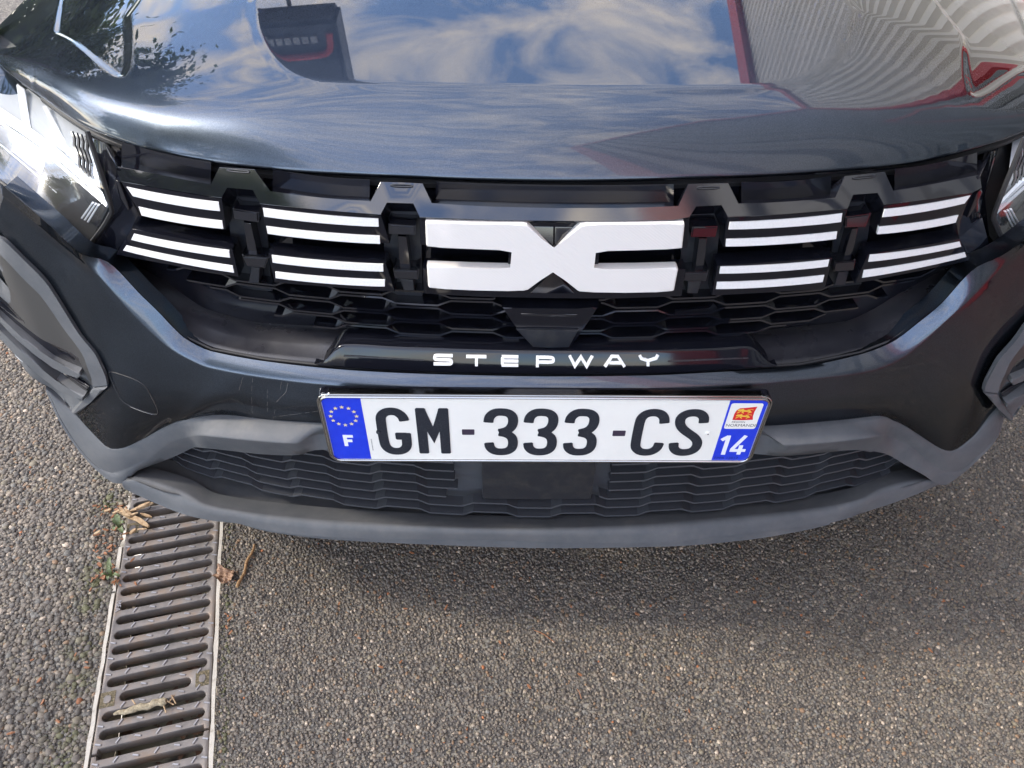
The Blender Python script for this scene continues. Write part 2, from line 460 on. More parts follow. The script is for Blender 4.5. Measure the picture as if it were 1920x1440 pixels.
# ------------------------------------------------------------------ ground
D0 = G(405, 1440); DD = (G(418, 990)-D0).normalized(); DN = Vector((DD.y, -DD.x, 0))
def dp(s, n, z=0.0): return D0 + DD*(s*.001) + DN*(n*.001) + Vector((0, 0, z*.001))
def drain_local(x, y):
    dx = x-D0.x; dy = y-D0.y
    return dx*DD.x+dy*DD.y, dx*DN.x+dy*DN.y
S0, S1 = -.75, 4.0
def asphalt_sheet():
    bm = bmesh.new()
    L = [dp(S0*1000, -179, -3), dp(S1*1000, -179, -3)]; Rr = [dp(S0*1000, 4, -3), dp(S1*1000, 4, -3)]
    z = -.003; B = 160
    def v(p): return bm.verts.new((p[0], p[1], z))
    a, b, c, d = v(L[0]), v(L[1]), v(Rr[1]), v(Rr[0])
    e, f, g, h = v((-B, -B)), v((-B, B)), v((B, B)), v((B, -B))
    bm.faces.new((e, a, b, f)); bm.faces.new((f, b, c, g)); bm.faces.new((g, c, d, h)); bm.faces.new((h, d, a, e))
    for fc in bm.faces:
        fc.normal_update()
        if fc.normal.z < 0: fc.normal_flip()
    o = finish(bm, 'ground', asph, None, False, recalc=False)
    setp(o, 'dark asphalt yard with exposed stone aggregate', 'ground', kind='structure')
asphalt_sheet()
def pebbles(name, label, x0, x1, y0, y1, sp, coarse, keep):
    nx = int((x1-x0)/sp); ny = int((y1-y0)/sp)
    gx, gy = np.meshgrid(np.arange(nx), np.arange(ny)); n = gx.size
    X = x0+(gx.ravel()+rng.uniform(-.05, 1.05, n))*sp; Y = y0+(gy.ravel()+rng.uniform(-.05, 1.05, n))*sp
    s = (X-D0.x)*DD.x+(Y-D0.y)*DD.y; t = (X-D0.x)*DN.x+(Y-D0.y)*DN.y
    k = keep(X, Y, s, t)
    X, Y, t, s = X[k], Y[k], t[k], s[k]; n = len(X)
    R = sp*rng.uniform(.36, .80, n)*rng.choice([.7, 1.0, 1.25], n, p=[.35, .5, .15]); hgt = R*rng.uniform(.22, .50, n)*(.85 if coarse else .42)
    A = rng.uniform(0, 2*pi, n); ell = rng.uniform(.62, 1.0, n)
    M = 6; ang = np.arange(M)*2*pi/M
    J = rng.uniform(.78, 1.18, (n, M))
    def ring(rad, z, jit):
        a = ang[None, :]; lx = np.cos(a)*rad*R[:, None]*jit; ly = np.sin(a)*rad*R[:, None]*jit*ell[:, None]
        return np.stack([X[:, None]+lx*np.cos(A)[:, None]-ly*np.sin(A)[:, None], Y[:, None]+lx*np.sin(A)[:, None]+ly*np.cos(A)[:, None], np.broadcast_to(z[:, None], lx.shape)+rng.uniform(-.08, .08, lx.shape)*R[:, None]], -1)
    base = rng.uniform(-.0012, .0004, n)-(.0006)
    V = np.concatenate([ring(1.0, base-.002, J), ring(.86, base+hgt*.62, J), (np.stack([X, Y, base+hgt], -1)+np.stack([rng.uniform(-.25, .25, n)*R, rng.uniform(-.25, .25, n)*R, np.zeros(n)], -1))[:, None, :]], 1)
    nv = 2*M+1
    T = []
    for i in range(M):
        j = (i+1) % M
        T += [(i, j, M+j), (i, M+j, M+i), (M+i, M+j, 2*M)]
    T = np.array(T); Fc = (T[None]+(np.arange(n)*nv)[:, None, None]).reshape(-1, 3)
    me = bpy.data.meshes.new(name)
    me.vertices.add(n*nv); me.vertices.foreach_set('co', V.reshape(-1).astype(np.float32))
    me.loops.add(Fc.size); me.loops.foreach_set('vertex_index', Fc.reshape(-1).astype(np.int32))
    me.polygons.add(len(Fc)); me.polygons.foreach_set('loop_start', np.arange(0, Fc.size, 3, dtype=np.int32)); me.polygons.foreach_set('loop_total', np.full(len(Fc), 3, np.int32))
    me.update(calc_edges=True)
    pal = np.array([(.095, .092, .088), (.12, .115, .108), (.080, .080, .082), (.145, .137, .124), (.20, .188, .168), (.33, .31, .28), (.18, .13, .09), (.26, .11, .05), (.115, .122, .125), (.145, .14, .115)])
    pr = np.array([.24, .24, .12, .16, .06, .02, .03, .0015, .08, .06])
    c = pal[rng.choice(len(pal), n, p=pr/pr.sum())]*rng.uniform(.95, 1.2, (n, 1))*np.array([1.24, 1.08, .90])
    lf_ = .5*np.sin(X*4.1+1.7*np.sin(Y*3.3+.6))+.3*np.sin(Y*9.7-X*6.1+.8)+.2*np.sin(X*17+Y*13+np.sin(Y*21))
    c = c*(1+.13*lf_[:, None])*((.86*rng.uniform(.72, 1.3, n))[:, None] if coarse else 1.0)
    for (sx_, sy_, sr_, sk_) in ((.22, .47, .05, .80), (-.12, .56, .035, .86), (.55, .60, .08, .84), (-.30, .44, .04, .88)):
        rr_ = np.hypot((X-sx_), (Y-sy_)*1.4)/sr_+.25*np.sin(np.arctan2(Y-sy_, X-sx_)*5)
        c = c*(1-(1-sk_)*np.clip(1.4-rr_, 0, 1))[:, None]
    # moss between the stones beside the drain
    ns = np.sin(s*23+np.sin(s*61)*1.7)*.5+.5
    ms = np.clip(1-np.abs(t+.21)/.045, 0, 1)*ns*(rng.uniform(0, 1, n) < .55)
    ms = np.maximum(ms, np.clip(1-np.abs(t-.016)/.014, 0, 1)*(rng.uniform(0, 1, n) < .3))
    c = c*(1-ms[:, None])+np.array([.085, .085, .03])*ms[:, None]
    if coarse:
        pt = (np.sin(X*31+Y*17)+np.sin(Y*41-X*11)+np.sin(X*7.3+Y*5.1))/3
        mo = (pt > .35)*(rng.uniform(0, 1, n) < .28)
        c = np.where(mo[:, None], np.array([.085, .078, .035]), c)
    col = np.ones((n, nv, 4), np.float32); col[:, :, :3] = c[:, None, :]
    ca = me.color_attributes.new('tint', 'FLOAT_COLOR', 'POINT'); ca.data.foreach_set('color', col.reshape(-1))
    o = put(name, me, peb)
    setp(o, label, 'gravel', kind='stuff')
car_zone = lambda X, Y: (np.abs(X-.045) < .60) & (Y > .92)
pebbles('asphalt_aggregate', 'fine mixed stones bound in the asphalt right of the drain', -.66, 1.40, .16, 1.30, .0045, False,
        lambda X, Y, s, t: (t > .003) & ~car_zone(X, Y) & ((Y > .34) | (rng.uniform(0, 1, len(X)) < .55)))
pebbles('coarse_aggregate', 'coarse grey stones bound in the asphalt left of the drain', -1.4, -.55, .30, 1.70, .0084, True,
        lambda X, Y, s, t: (t < -.178))
pebbles('coarse_aggregate_grit', 'small grit between the coarse stones left of the drain', -1.4, -.55, .30, 1.70, .0060, False,
        lambda X, Y, s, t: (t < -.178))

pebbles('joint_grit', 'loose grit and moss caught along the edges of the drain', -1.05, -.34, .30, 1.15, .0034, False,
        lambda X, Y, s, t: ((np.abs(t+.1795) < .0030) | (np.abs(t-.0042) < .0024) | ((np.abs(t+.1715) < .0012) & (np.sin(s*37)+np.sin(s*91) > .2))) & (rng.uniform(0, 1, len(X)) < .75))

# ------------------------------------------------------------------ drain
drain = empty('drain_channel', dp(-750, -87, 0), 'narrow drainage channel with cream edge rails sunk into the asphalt', 'drain')
def bar_between(name, s0, s1, n0, n1, z0, z1, m, parent, rough=0.):
    bm = bmesh.new(); k = max(1, int((s1-s0)/25)); g = []
    for i in range(k+1):
        s = s0+(s1-s0)*i/k; j = rng.uniform(-rough, rough, 4)
        g.append([bm.verts.new(dp(s, n0+j[0], z1+j[2]*.3)), bm.verts.new(dp(s, n1+j[1], z1+j[3]*.3)), bm.verts.new(dp(s, n1, z0)), bm.verts.new(dp(s, n0, z0))])
    for i in range(k):
        for q in range(4): bm.faces.new((g[i][q], g[i][(q+1) % 4], g[i+1][(q+1) % 4], g[i+1][q]))
    bm.faces.new(g[0][::-1]); bm.faces.new(g[-1])
    return finish(bm, name, m, parent)
bar_between('edge_rail', -740, 3800, -2.6, 3.4, -95, .6, rail_m, drain, .9)
for a, b in ((-740, 332), (336, 352), (360, 371), (382, 430), (498, 516), (560, 3800)):   # the left rail is broken under the debris
    bar_between('edge_rail', a, b, -178.4, -172.6, -95, .6, rail_m, drain, .9)
bm = bmesh.new()
for s_ in range(-740, 1400, 20):
    pass
fl = [[dp(s, n, -92+6*sin(s*.03)*sin(n*.06)) for n in range(-172, -2, 10)] for s in range(-740, 1500, 20)]
g = [[bm.verts.new(p) for p in r] for r in fl]
for i in range(len(g)-1):
    for j in range(len(g[0])-1): bm.faces.new((g[i][j], g[i][j+1], g[i+1][j+1], g[i+1][j]))
for f in bm.faces:
    f.normal_update()
    if f.normal.z < 0: f.normal_flip()
finish(bm, 'channel_floor', chan_m, drain, recalc=False)
bar_between('channel_floor', 1480, 3800, -172, -3, -100, -80, chan_m, drain)
# litter lying in the channel
bm = bmesh.new()
for i in range(420):
    s = random.uniform(-250, 560); n = -80+random.gauss(0, 42)
    if not -165 < n < -8: continue
    if random.random() < .6: n = random.uniform(-75, -12)
    p = dp(s, n, -86+random.uniform(0, 8)); r = random.uniform(4, 11)*.001; a = random.uniform(0, 6.3)
    q = [p+Vector((cos(a+k*1.57)*r*(1 if k % 2 else .45), sin(a+k*1.57)*r*(1 if k % 2 else .45), random.uniform(-.003, .004))) for k in range(4)]
    bm.faces.new([bm.verts.new(x) for x in q])
lit = mat('rotten_leaf_litter', (.07, .035, .02), rough=.8)
o = finish(bm, 'leaf_litter', lit, drain, False, recalc=False); o['kind'] = 'stuff'

N0, N1 = -171.0, -4.2
TREAD = [None]
def make_grate(s_joint, label):
    """one 500 mm grating whose near end is at s_joint; slots run across, half a slot at each end joint"""
    t = empty('drain_grate', dp(s_joint, -87, 0), label, 'drain grate', 'cast iron gratings laid end to end in the drain')
    bm = bmesh.new()
    PIT = 27.65; sw = 15.2; z1 = -.4; z0 = -20
    a, b = -163.5, -12.5
    slots = []
    for k in range(1, 18):
        s = s_joint+k*PIT
        if k in (3, 15): slots.append((s, -141.5, -36.0, sw))
        else: slots.append((s, a, b, sw))
    # a comb outline: outer rim minus stadium slots, as strips of quads
    def loop(s, n0, n1, w, seg=6):
        r = w/2; P = []
        for i in range(seg+1):
            an = pi/2+pi*i/seg; P.append((s+r*sin(an)*1.0, n0+r+r*cos(an)))
        for i in range(seg+1):
            an = -pi/2+pi*i/seg; P.append((s+r*sin(an), n1-r+r*cos(an)))
        return P
    outer = [(s_joint+1.0, N0), (s_joint+1.0, a), (s_joint+sw/2, a+1), (s_joint+sw/2, b-1), (s_joint+1.0, b), (s_joint+1.0, N1),
             (s_joint+500*.9952-1, N1), (s_joint+18*PIT-1, b), (s_joint+18*PIT-sw/2, b-1), (s_joint+18*PIT-sw/2, a+1), (s_joint+18*PIT-1, a), (s_joint+18*PIT-1, N0)]
    outer[6] = (s_joint+18*PIT-1, N1)
    loops = [outer]+[loop(*q) for q in slots]
    edges = []
    for Lp in loops:
        vs = [bm.verts.new(dp(p[0], p[1], z1)) for p in Lp]
        edges += [bm.edges.new((vs[i], vs[(i+1) % len(vs)])) for i in range(len(vs))]
    r = bmesh.ops.triangle_fill(bm, use_beauty=True, use_dissolve=False, edges=edges, normal=(0, 0, 1))
    top = [f for f in bm.faces]
    for f in top:
        f.normal_update()
        if f.normal.z < 0: f.normal_flip()
    ext = bmesh.ops.extrude_face_region(bm, geom=top)
    dn = [e for e in ext['geom'] if isinstance(e, bmesh.types.BMVert)]
    # extruded copy becomes the underside, slots widen a little downwards
    bmesh.ops.translate(bm, verts=dn, vec=(0, 0, (z0-z1)*.001))
    bmesh.ops.recalc_face_normals(bm, faces=bm.faces)
    rim = [e for e in bm.edges if len(e.link_faces) == 2 and e.verts[0].co.z > z1*.001-1e-5 and e.verts[1].co.z > z1*.001-1e-5 and abs(e.calc_face_angle(0)) > 1.0]
    bmesh.ops.bevel(bm, geom=rim, offset=.0024, segments=2, profile=.5, affect='EDGES', clamp_overlap=True)
    finish(bm, 'grate_body', iron, t)
    tm = None
    for k in range(18):
        s = s_joint+(k+.5)*PIT
        for j, n in enumerate((-163, -135, -107, -78, -49, -24, -9)):
            if (k in (2, 3, 14, 15)) and j in (0, 6): continue
            if j in (0, 6) and 7 <= k <= 10: continue
            an = (.95 if j % 2 else -.35)
            rot = Matrix.Rotation(atan2(DD.y, DD.x)+an+pi/2, 3, 'Z')
            if j in (0, 6): an = -.9
            if TREAD[0] is None:
                bm = bmesh.new(); box_bm(bm, (0, 0, 0), (.0095, .0026, .0026))
                bmesh.ops.bevel(bm, geom=[e for e in bm.edges if min(v.co.z for v in e.verts) > 0], offset=.0005, segments=1, affect='EDGES')
                TREAD[0] = finish(bm, 'tread_bar', iron_t, t); o = TREAD[0]
            else:
                o = TREAD[0].copy(); COL.objects.link(o); o.parent = t; 
            o.matrix_parent_inverse = WI(t)
            o.matrix_basis = Matrix.Translation(dp(s+rng.uniform(-.5, .5), n, .1)) @ rot.to_4x4()
    for sq_s, n0, n1 in ((s_joint+3*PIT, -170, -148), (s_joint+3*PIT, -28.5, -8), (s_joint+15*PIT, -170, -148), (s_joint+15*PIT, -28.5, -8)):
        P = [dp(sq_s-12.5, n0, .15), dp(sq_s-12.5, n1, .15), dp(sq_s+12.5, n1, .15), dp(sq_s+12.5, n0, .15)]
        rc = prism3('lock_recess', P, Vector((0, 0, -.002)), moss_m, t)
        c = sum(P, Vector())/4
        prism3('lock_cap', [c+(p-c)*.5+Vector((0, 0, .0012)) for p in chaikin([tuple(p) for p in P], 1, True) for p in [Vector(p)]], Vector((0, 0, -.002)), iron, t, bev=.0006)
    me = text_mesh('MEA', .0115, .0007)
    o = put('lettering', me, iron_t, None)
    o.matrix_world = Matrix.Translation(dp(s_joint+261, -170.0+6.0-3.5, .0)) @ Matrix.Rotation(atan2(DD.y, DD.x)+pi, 4, 'Z')
    o.parent = t; o.matrix_parent_inverse = WI(t)
    return t
moss_m = mat('mossy_grit', (.10, .085, .05), rough=.9)
v = tcoord(moss_m)
link(moss_m, ramp(moss_m, noise(moss_m, v, 330, 4, .7), [(.35, (.035, .035, .018)), (.55, (.13, .10, .055)), (.7, (.30, .25, .17))]), 'Base Color')
make_grate(54, 'slotted rusty drain grate with a stick on it, reaching under the bumper')
make_grate(54-498.5, 'slotted drain grate nearest the viewer, below the joint')
make_grate(54+498.5, 'slotted drain grate hidden in the shade beneath the car')

# ------------------------------------------------------------------ the car
car = empty('car', (XC, .70, 0), 'dark grey car with black grille, white light strips and a French number plate', 'car')

# bonnet ---------------------------------------------------------------
EX = np.array([-1.0, -.86, -.76, -.6664, -.5691, -.4867, -.4485, -.3557, -.1967, .0395, .2214, .4085, .4983, .5896, .68, .78, .88, 1.05])
EY = np.array([1.60, 1.28, 1.11, .991, .894, .818, .7915, .7435, .7107, .6975, .7085, .7375, .7735, .8283, .905, 1.02, 1.2, 1.55])
EX = (EX-.02)*1.046+.02*1.046; EY = EY*1.046
def yfront(x): return pchip(EX, EY[:, None], np.clip(x, -1.03, 1.09))[:, 0]
xs = np.concatenate([np.linspace(-.80, -.62, 40), np.linspace(-.615, .70, 330), np.linspace(.705, .89, 40)])
yf = yfront(xs)
for _ in range(6): yf[1:-1] = .25*yf[:-2]+.5*yf[1:-1]+.25*yf[2:]
ee = np.concatenate([[0, .0008, .002, .004, .007, .010, .014, .019], np.arange(.024, .46, .0036), np.linspace(.47, 1.1, 26)])
def umap(px, py):
    z = .83
    for _ in range(6):
        q = G(px, py, z); z = .829+.1*(q.y-.83)
    return (q.x, q.y)
UP = [umap(*p) for p in chaikin([(465, 0), (470, 40), (485, 85), (515, 120), (560, 142), (620, 152), (690, 156.5), (800, 158.5), (1030, 160), (1250, 158), (1380, 153), (1440, 147), (1510, 128), (1560, 90), (1580, 40), (1590, 0)], 2)]
UP = [(UP[0][0]-.05, 2.2)]+UP+[(UP[-1][0]+.05, 2.2)]
def pk(pts): return [tuple(G(px, py, .85))[:2] for px, py in chaikin(pts, 2)]
PL = pk([(60, 0), (100, 25), (150, 66), (190, 92), (212, 84), (221, 50), (222, 0)]); PL = [(PL[0][0]-.45, 2.2)]+PL+[(PL[-1][0]-.05, 2.2)]
PR = pk([(1812, 0), (1826, 60), (1848, 88), (1882, 76), (1922, 45), (1990, 0)]); PR = [(PR[0][0]+.05, 2.2)]+PR+[(PR[-1][0]+.45, 2.2)]
Xg = np.broadcast_to(xs[None], (len(ee), len(xs))).copy()
Yg = yf[None]+ee[:, None]*(1.0-.25*np.clip((ee[:, None]-.4), 0, 1))
e_ = Yg-yf[None]
sh_ = pyr_smooth(.16, .36, np.abs(Xg-.05))
Zo = .771+(.055-.010*sh_)*(1-np.exp(-e_/(.05-.028*sh_)))+.10*e_
d, ins = seg_dist(Xg, Yg, UP)
s_ = np.where(ins, -d, d)
side = pyr_smooth(.16, .33, np.abs(Xg-.05))
Zi = .829+.1*(Yg-.83)-.035*(Xg-.05)**2
so_ = np.clip(s_, 0, None)
Zs = Zi-np.where(Xg > .05, .11, .035)*so_-.32*so_**2
kk = .0025*np.clip(so_/.02, 0, 1)+.12*np.clip(so_-.02, 0, .12)*side+1e-7
hh_ = np.clip(.5+.5*(Zs-Zo)/kk, 0, 1)
Zx = Zs*(1-hh_)+Zo*hh_-kk*hh_*(1-hh_)
Zb = np.where(s_ > 0, Zi+(Zx-Zi)*pyr_smooth(-.002, .012, s_), Zi)
for Pk in (PL, PR):
    d, ins = seg_dist(Xg, Yg, Pk)
    Zb -= .0028*pyr_smooth(0, .008, np.where(ins, d, 0)) 
V = np.stack([Xg, Yg, Zb], -1)
under = [np.stack([xs, yf+a, np.full_like(xs, .771+b)], -1) for a, b in ((.05, -.013), (.012, -.0085), (.002, -.0068), (-.0012, -.0046), (-.0016, -.0022))]
V = np.concatenate([np.array(under), V], 0)
BONNET = (xs, Yg, Zb)
bon = grid_mesh('bonnet', V, paint, car)

# painted bumper -------------------------------------------------------
A_L = [(0, 361, -.735), (86, 433, -.700), (150, 488, -.668), (196, 500), (263, 564), (297, 596), (322, 622), (347, 644), (397, 667), (497, 684), (649, 698), (836, 704)]
A_R = [(1020, 705), (1200, 701), (1350, 692), (1498, 680), (1611, 656), (1671, 632), (1721, 594), (1757, 564), (1828, 489), (1864, 472, -.668), (1920, 434, -.695), (1990, 378, -.735)]
B_L = [(0, 382, -.718), (60, 430, -.692), (122, 480, -.660), (180, 528), (230, 583), (280, 633), (322, 667), (347, 680), (393, 699), (480, 714), (592, 726), (836, 736)]
B_R = [(1020, 738), (1200, 735), (1350, 724), (1469, 709), (1617, 691), (1671, 674), (1721, 641), (1760, 604), (1807, 560), (1883, 481, -.660), (1935, 428, -.692), (1990, 382, -.718)]
C_L = [(-40, 605, -.470), (0, 641, -.455), (27, 676, -.435), (60, 720, -.406), (102, 745, -.381), (143, 789, -.357), (180, 828, -.335), (207, 851, -.325), (227, 851, -.33), (267, 834, -.352), (307, 811, -.384), (347, 796, -.415), (383, 792), (500, 798), (610, 803), (836, 808)]
C_R = [(1020, 809), (1250, 805), (1448, 796), (1605, 781), (1647, 776), (1680, 780, -.415), (1706, 793, -.392), (1736, 812, -.362), (1775, 833, -.333), (1790, 833, -.327), (1825, 807, -.345), (1861, 767, -.366), (1893, 738, -.381), (1945, 700, -.410), (1985, 655, -.437), (2010, 630, -.455)]
rA = row(A_L+A_R, .6645); rB = row(B_L+B_R, .648); rC = row(C_L+C_R, .655)
rows = [[p+Vector((0, .03, -.004)) for p in rA], [p+Vector((0, .004, -.003)) for p in rA], rA,
        mixrow(rA, rB, .35, off=(0, 0, .0012)), mixrow(rA, rB, .7, off=(0, 0, .0012)), mixrow(rA, rB, .93, off=(0, .0002, .0004)), mixrow(rA, rB, 1., off=(0, .0006, -.0012)),
        mixrow(rB, rC, .05), mixrow(rB, rC, .25, off=(0, -.0065, 0)), mixrow(rB, rC, .5, off=(0, -.0085, 0)), mixrow(rB, rC, .75, off=(0, -.006, 0)), rC, [p+Vector((0, .03, 0)) for p in rC]]
pb = loft('painted_bumper', rows, 150, paint, car, ang=60)
from mathutils.bvhtree import BVHTree
BV = BVHTree.FromPolygons([v_.co.copy() for v_ in pb.data.vertices], [tuple(f.vertices) for f in pb.data.polygons])
def UF(p, lift=.004):
    r = ray(p[0], p[1]).normalized()
    h = BV.ray_cast(Vector((0, 0, H)), r)
    if h[0] is not None: return h[0]-r*lift
    return U(p)

# lower grey trim ------------------------------------------------------
C2_L = [(86, 738, -.39), (113, 762, -.372), (143, 787, -.357), (180, 827, -.335), (207, 850, -.325), (227, 850, -.33), (267, 833, -.352), (307, 810, -.384), (347, 795, -.415), (383, 791), (500, 797), (610, 802), (836, 807)]
C2_R = [(1020, 808), (1250, 804), (1448, 795), (1605, 780), (1647, 774), (1680, 778, -.415), (1706, 792, -.392), (1736, 811, -.362), (1775, 832, -.333), (1790, 832, -.327), (1825, 806, -.345), (1861, 765, -.375), (1887, 738, -.39)]
R_L = [(88, 742, -.386), (114, 797, -.345), (143, 842, -.305), (184, 886, -.272), (207, 897, -.267), (233, 893, -.281), (283, 867, -.317), (320, 840, -.355), (350, 829, -.378), (393, 826), (563, 838), (580, 824, .640), (612, 819, .650), (836, 822, .650)]
R_R = [(1020, 823, .650), (1250, 821, .650), (1436, 808, .650), (1458, 815, .640), (1472, 829), (1632, 812), (1677, 812, -.372), (1706, 824, -.352), (1751, 860, -.305), (1778, 875, -.283), (1801, 872, -.276), (1838, 842, -.305), (1875, 792, -.345), (1887, 740, -.386)]
T_L = [(86, 744, -.384), (111, 800, -.342), (141, 846, -.300), (186, 895, -.262), (220, 917, -.249), (233, 917, -.250), (260, 893, -.277), (300, 877, -.293), (353, 853, -.325), (383, 848), (567, 858), (587, 850), (617, 848), (836, 846)]
T_R = [(1020, 846), (1250, 843), (1424, 845), (1460, 848), (1602, 835), (1647, 838), (1692, 857, -.318), (1736, 881, -.288), (1766, 898, -.259), (1776, 898, -.255), (1809, 875, -.270), (1839, 847, -.300), (1878, 794, -.340), (1889, 741, -.384)]
r0 = row(C2_L+C2_R, .648); r1 = row(R_L+R_R, .624); r2 = row(T_L+T_R, .646)
N_ = 150
rows = [[p+Vector((0, .025, .0)) for p in r0], mixrow(r0, r1, 0, N_), mixrow(r0, r1, .06, N_, (0, -.002, 0)), mixrow(r0, r1, .5, N_, (0, -.001, .001)), mixrow(r0, r1, .93, N_, (0, 0, .0006)), mixrow(r0, r1, 1, N_, (0, .0008, -.0005)), mixrow(r1, r2, .06, N_, (0, .0003, 0)), mixrow(r1, r2, .55, N_), mixrow(r1, r2, 1, N_), [p+Vector((0, .05, .004)) for p in r2]]
loft('lower_trim', rows, N_, grey, car, ang=70)

# front lip -------------------------------------------------------------
LU_L = [(236, 912, -.264), (259, 904, -.268), (315, 917, -.266), (352, 930, -.262), (390, 952, -.255), (450, 963, -.252), (502, 969, -.251), (690, 982, -.252), (952, 989, -.253)]
LU_R = [(1167, 981, -.253), (1359, 963, -.251), (1480, 950, -.251), (1527, 943, -.252), (1575, 935, -.256), (1613, 926, -.262), (1656, 903, -.266), (1705, 890, -.268), (1760, 884, -.262)]
LB_L = [(236, 927, -.246), (258, 937, -.243), (300, 955, -.236), (352, 974, -.232), (401, 984, -.23), (450, 989, -.231), (502, 1000, -.231), (615, 1011, -.231), (700, 1013, -.231), (952, 1014, -.233)]
LB_R = [(1100, 1016, -.231), (1215, 1014, -.231), (1359, 1000, -.231), (1503, 980, -.231), (1560, 972, -.231), (1640, 946, -.235), (1700, 925, -.241), (1763, 898, -.249)]
r0 = row(LU_L+LU_R); r1 = row(LB_L+LB_R)
rows = [[p+Vector((0, .03, -.012)) for p in r0], mixrow(r0, r1, 0, N_), mixrow(r0, r1, .12, N_, (0, -.003, .004)), mixrow(r0, r1, .35, N_, (0, -.004, .006)), mixrow(r0, r1, .6, N_, (0, -.0035, .005)), mixrow(r0, r1, .85, N_, (0, -.001, .001)), mixrow(r0, r1, 1, N_), mixrow(r0, r1, 1, N_, (0, .012, -.005)), mixrow(r0, r1, 1, N_, (0, .12, -.006))]
loft('front_lip', rows, N_, grey, car, ang=70)
SB = [(452, 989, -.218), (505, 1003, -.212), (620, 1016, -.212), (800, 1023, -.212), (1020, 1027, -.212), (1250, 1021, -.212), (1400, 1007, -.212), (1503, 989, -.213), (1560, 975, -.218)]
ra = [p+Vector((0, .006, .016)) for p in row(SB)]; rb = [p+Vector((0, .004, 0)) for p in row(SB)]
rb2 = row(SB)
loft('splitter_edge', [[p+Vector((0, .01, .02)) for p in rb2], [p+Vector((0, .002, .012)) for p in rb2], rb2, [p+Vector((0, .006, -.003)) for p in rb2], [p+Vector((0, .1, -.003)) for p in rb2]], 90, grey, car)

# lower air intake ------------------------------------------------------
loft('intake_back', [row([(205, 790), (380, 785), (1030, 785), (1660, 785), (1800, 790)], .705), row([(205, 830), (380, 835), (1030, 835), (1660, 830), (1800, 830)], .700), row([(215, 880), (380, 910), (1030, 920), (1660, 905), (1780, 880)], .697), row([(240, 905, -.27), (330, 935, -.265), (500, 985), (1030, 1005), (1527, 965), (1690, 905, -.265), (1750, 885, -.27)], .69)], 90, slat_m, car)
PERIOD = .1292
def honeycomb(name, mean_z, amp, x_of, phase0, y_off, depth, th, m, skip=None, alt=True):
    bm = bmesh.new()
    for k, z0 in enumerate(mean_z):
        xa, xb = x_of(k)
        sg = 1 if (k % 2 == 0 or not alt) else -1
        # corner points of the zigzag
        P = []
        n0 = int(math.floor((xa-phase0)/PERIOD))-1; n1 = int(math.ceil((xb-phase0)/PERIOD))+1
        for n in range(n0, n1):
            b = phase0+n*PERIOD
            for f, lv in ((-.19, -1), (.19, -1), (.31, 1), (.69, 1)):
                P.append((b+f*PERIOD, z0+sg*lv*amp))
        X = np.array([p[0] for p in P]); Z = np.array([p[1] for p in P])
        xs_ = sorted(set([x for x in X if xa < x < xb]+[xa, xb]+list(np.arange(xa, xb, .02))))
        runs = [[]]
        for x in xs_:
            if skip and skip(k, x):
                if runs[-1]: runs.append([])
                continue
            runs[-1].append((x, float(np.interp(x, X, Z))))
        for rn in runs:
            if len(rn) < 2: continue
            prev = None; first = None
            for x, z in rn:
                y = y_off+bow(x)
                q = [bm.verts.new((x, y, z+th/2)), bm.verts.new((x, y, z-th/2)), bm.verts.new((x, y+depth, z-th/2-.002)), bm.verts.new((x, y+depth, z+th/2-.0015))]
                if prev:
                    for i in range(4): bm.faces.new((prev[i], prev[(i+1) % 4], q[(i+1) % 4], q[i]))
                else: bm.faces.new(q)
                prev = q
            bm.faces.new(prev[::-1])
    return finish(bm, name, m, car, False)
def zpx(px, py, Y0): return U((px, py, Y0)).z
lz = [zpx(770, py, .672) for py in (846, 862, 878, 894, 910, 926, 942, 958)]
def lx(k):
    f = k/7
    return (-.60+.10*f*0+.16*max(0, f-.55), .66-.16*max(0, f-.55))
hx = U((840, 960, .672)).x
honeycomb('intake_mesh', lz, .0042, lx, hx, .672, .018, .0032, slat_m, skip=lambda k, x: (-.075 < x < .125 and k < 6), alt=False)
prism('sensor_blank', [(905, 862), (1120, 862), (1111, 934), (908, 936)], .674, .02, satin, car, bev=.002)

# grille: back, shelf, name bar ------------------------------------------
loft('grille_back', [row([(214, 292), (500, 315), (1030, 322), (1560, 312), (1834, 288)], .745), row([(195, 430), (500, 480), (1030, 490), (1560, 480), (1850, 430)], .728), row([(205, 490), (400, 640), (1030, 655), (1640, 640), (1830, 480)], .728)], 90, gloss, car)
SA = [(197, 499), (230, 534), (263, 563), (297, 595), (322, 621), (347, 643), (397, 666), (497, 683), (649, 697), (836, 703), (1020, 704), (1200, 700), (1350, 691), (1498, 679), (1611, 655), (1671, 631), (1721, 593), (1757, 563), (1828, 487)]
SI = [(217, 494), (250, 520), (300, 548), (335, 572), (375, 596), (420, 610), (470, 622), (560, 628), (650, 630), (836, 645), (1020, 648), (1200, 643), (1390, 628), (1480, 620), (1590, 605), (1640, 583), (1690, 552), (1740, 525), (1815, 483)]
s0 = row(SA, .672); s1 = row(SI, .712)
loft('grille_shelf', [[p+Vector((0, .02, -.012)) for p in s0], [p+Vector((0, .001, -.004)) for p in s0], s0, mixrow(s0, s1, .10, 100, (0, .001, .003)), mixrow(s0, s1, .2, 100, (0, .002, .002)), mixrow(s0, s1, .6, 100), s1, [p+Vector((0, .03, -.008)) for p in s1]], 100, shelf_m, car, ang=70)
nb_b = row([(588, 688), (640, 694), (760, 699.5), (900, 702), (1030, 702.5), (1200, 699), (1350, 690), (1420, 684), (1458, 679)], .6672)
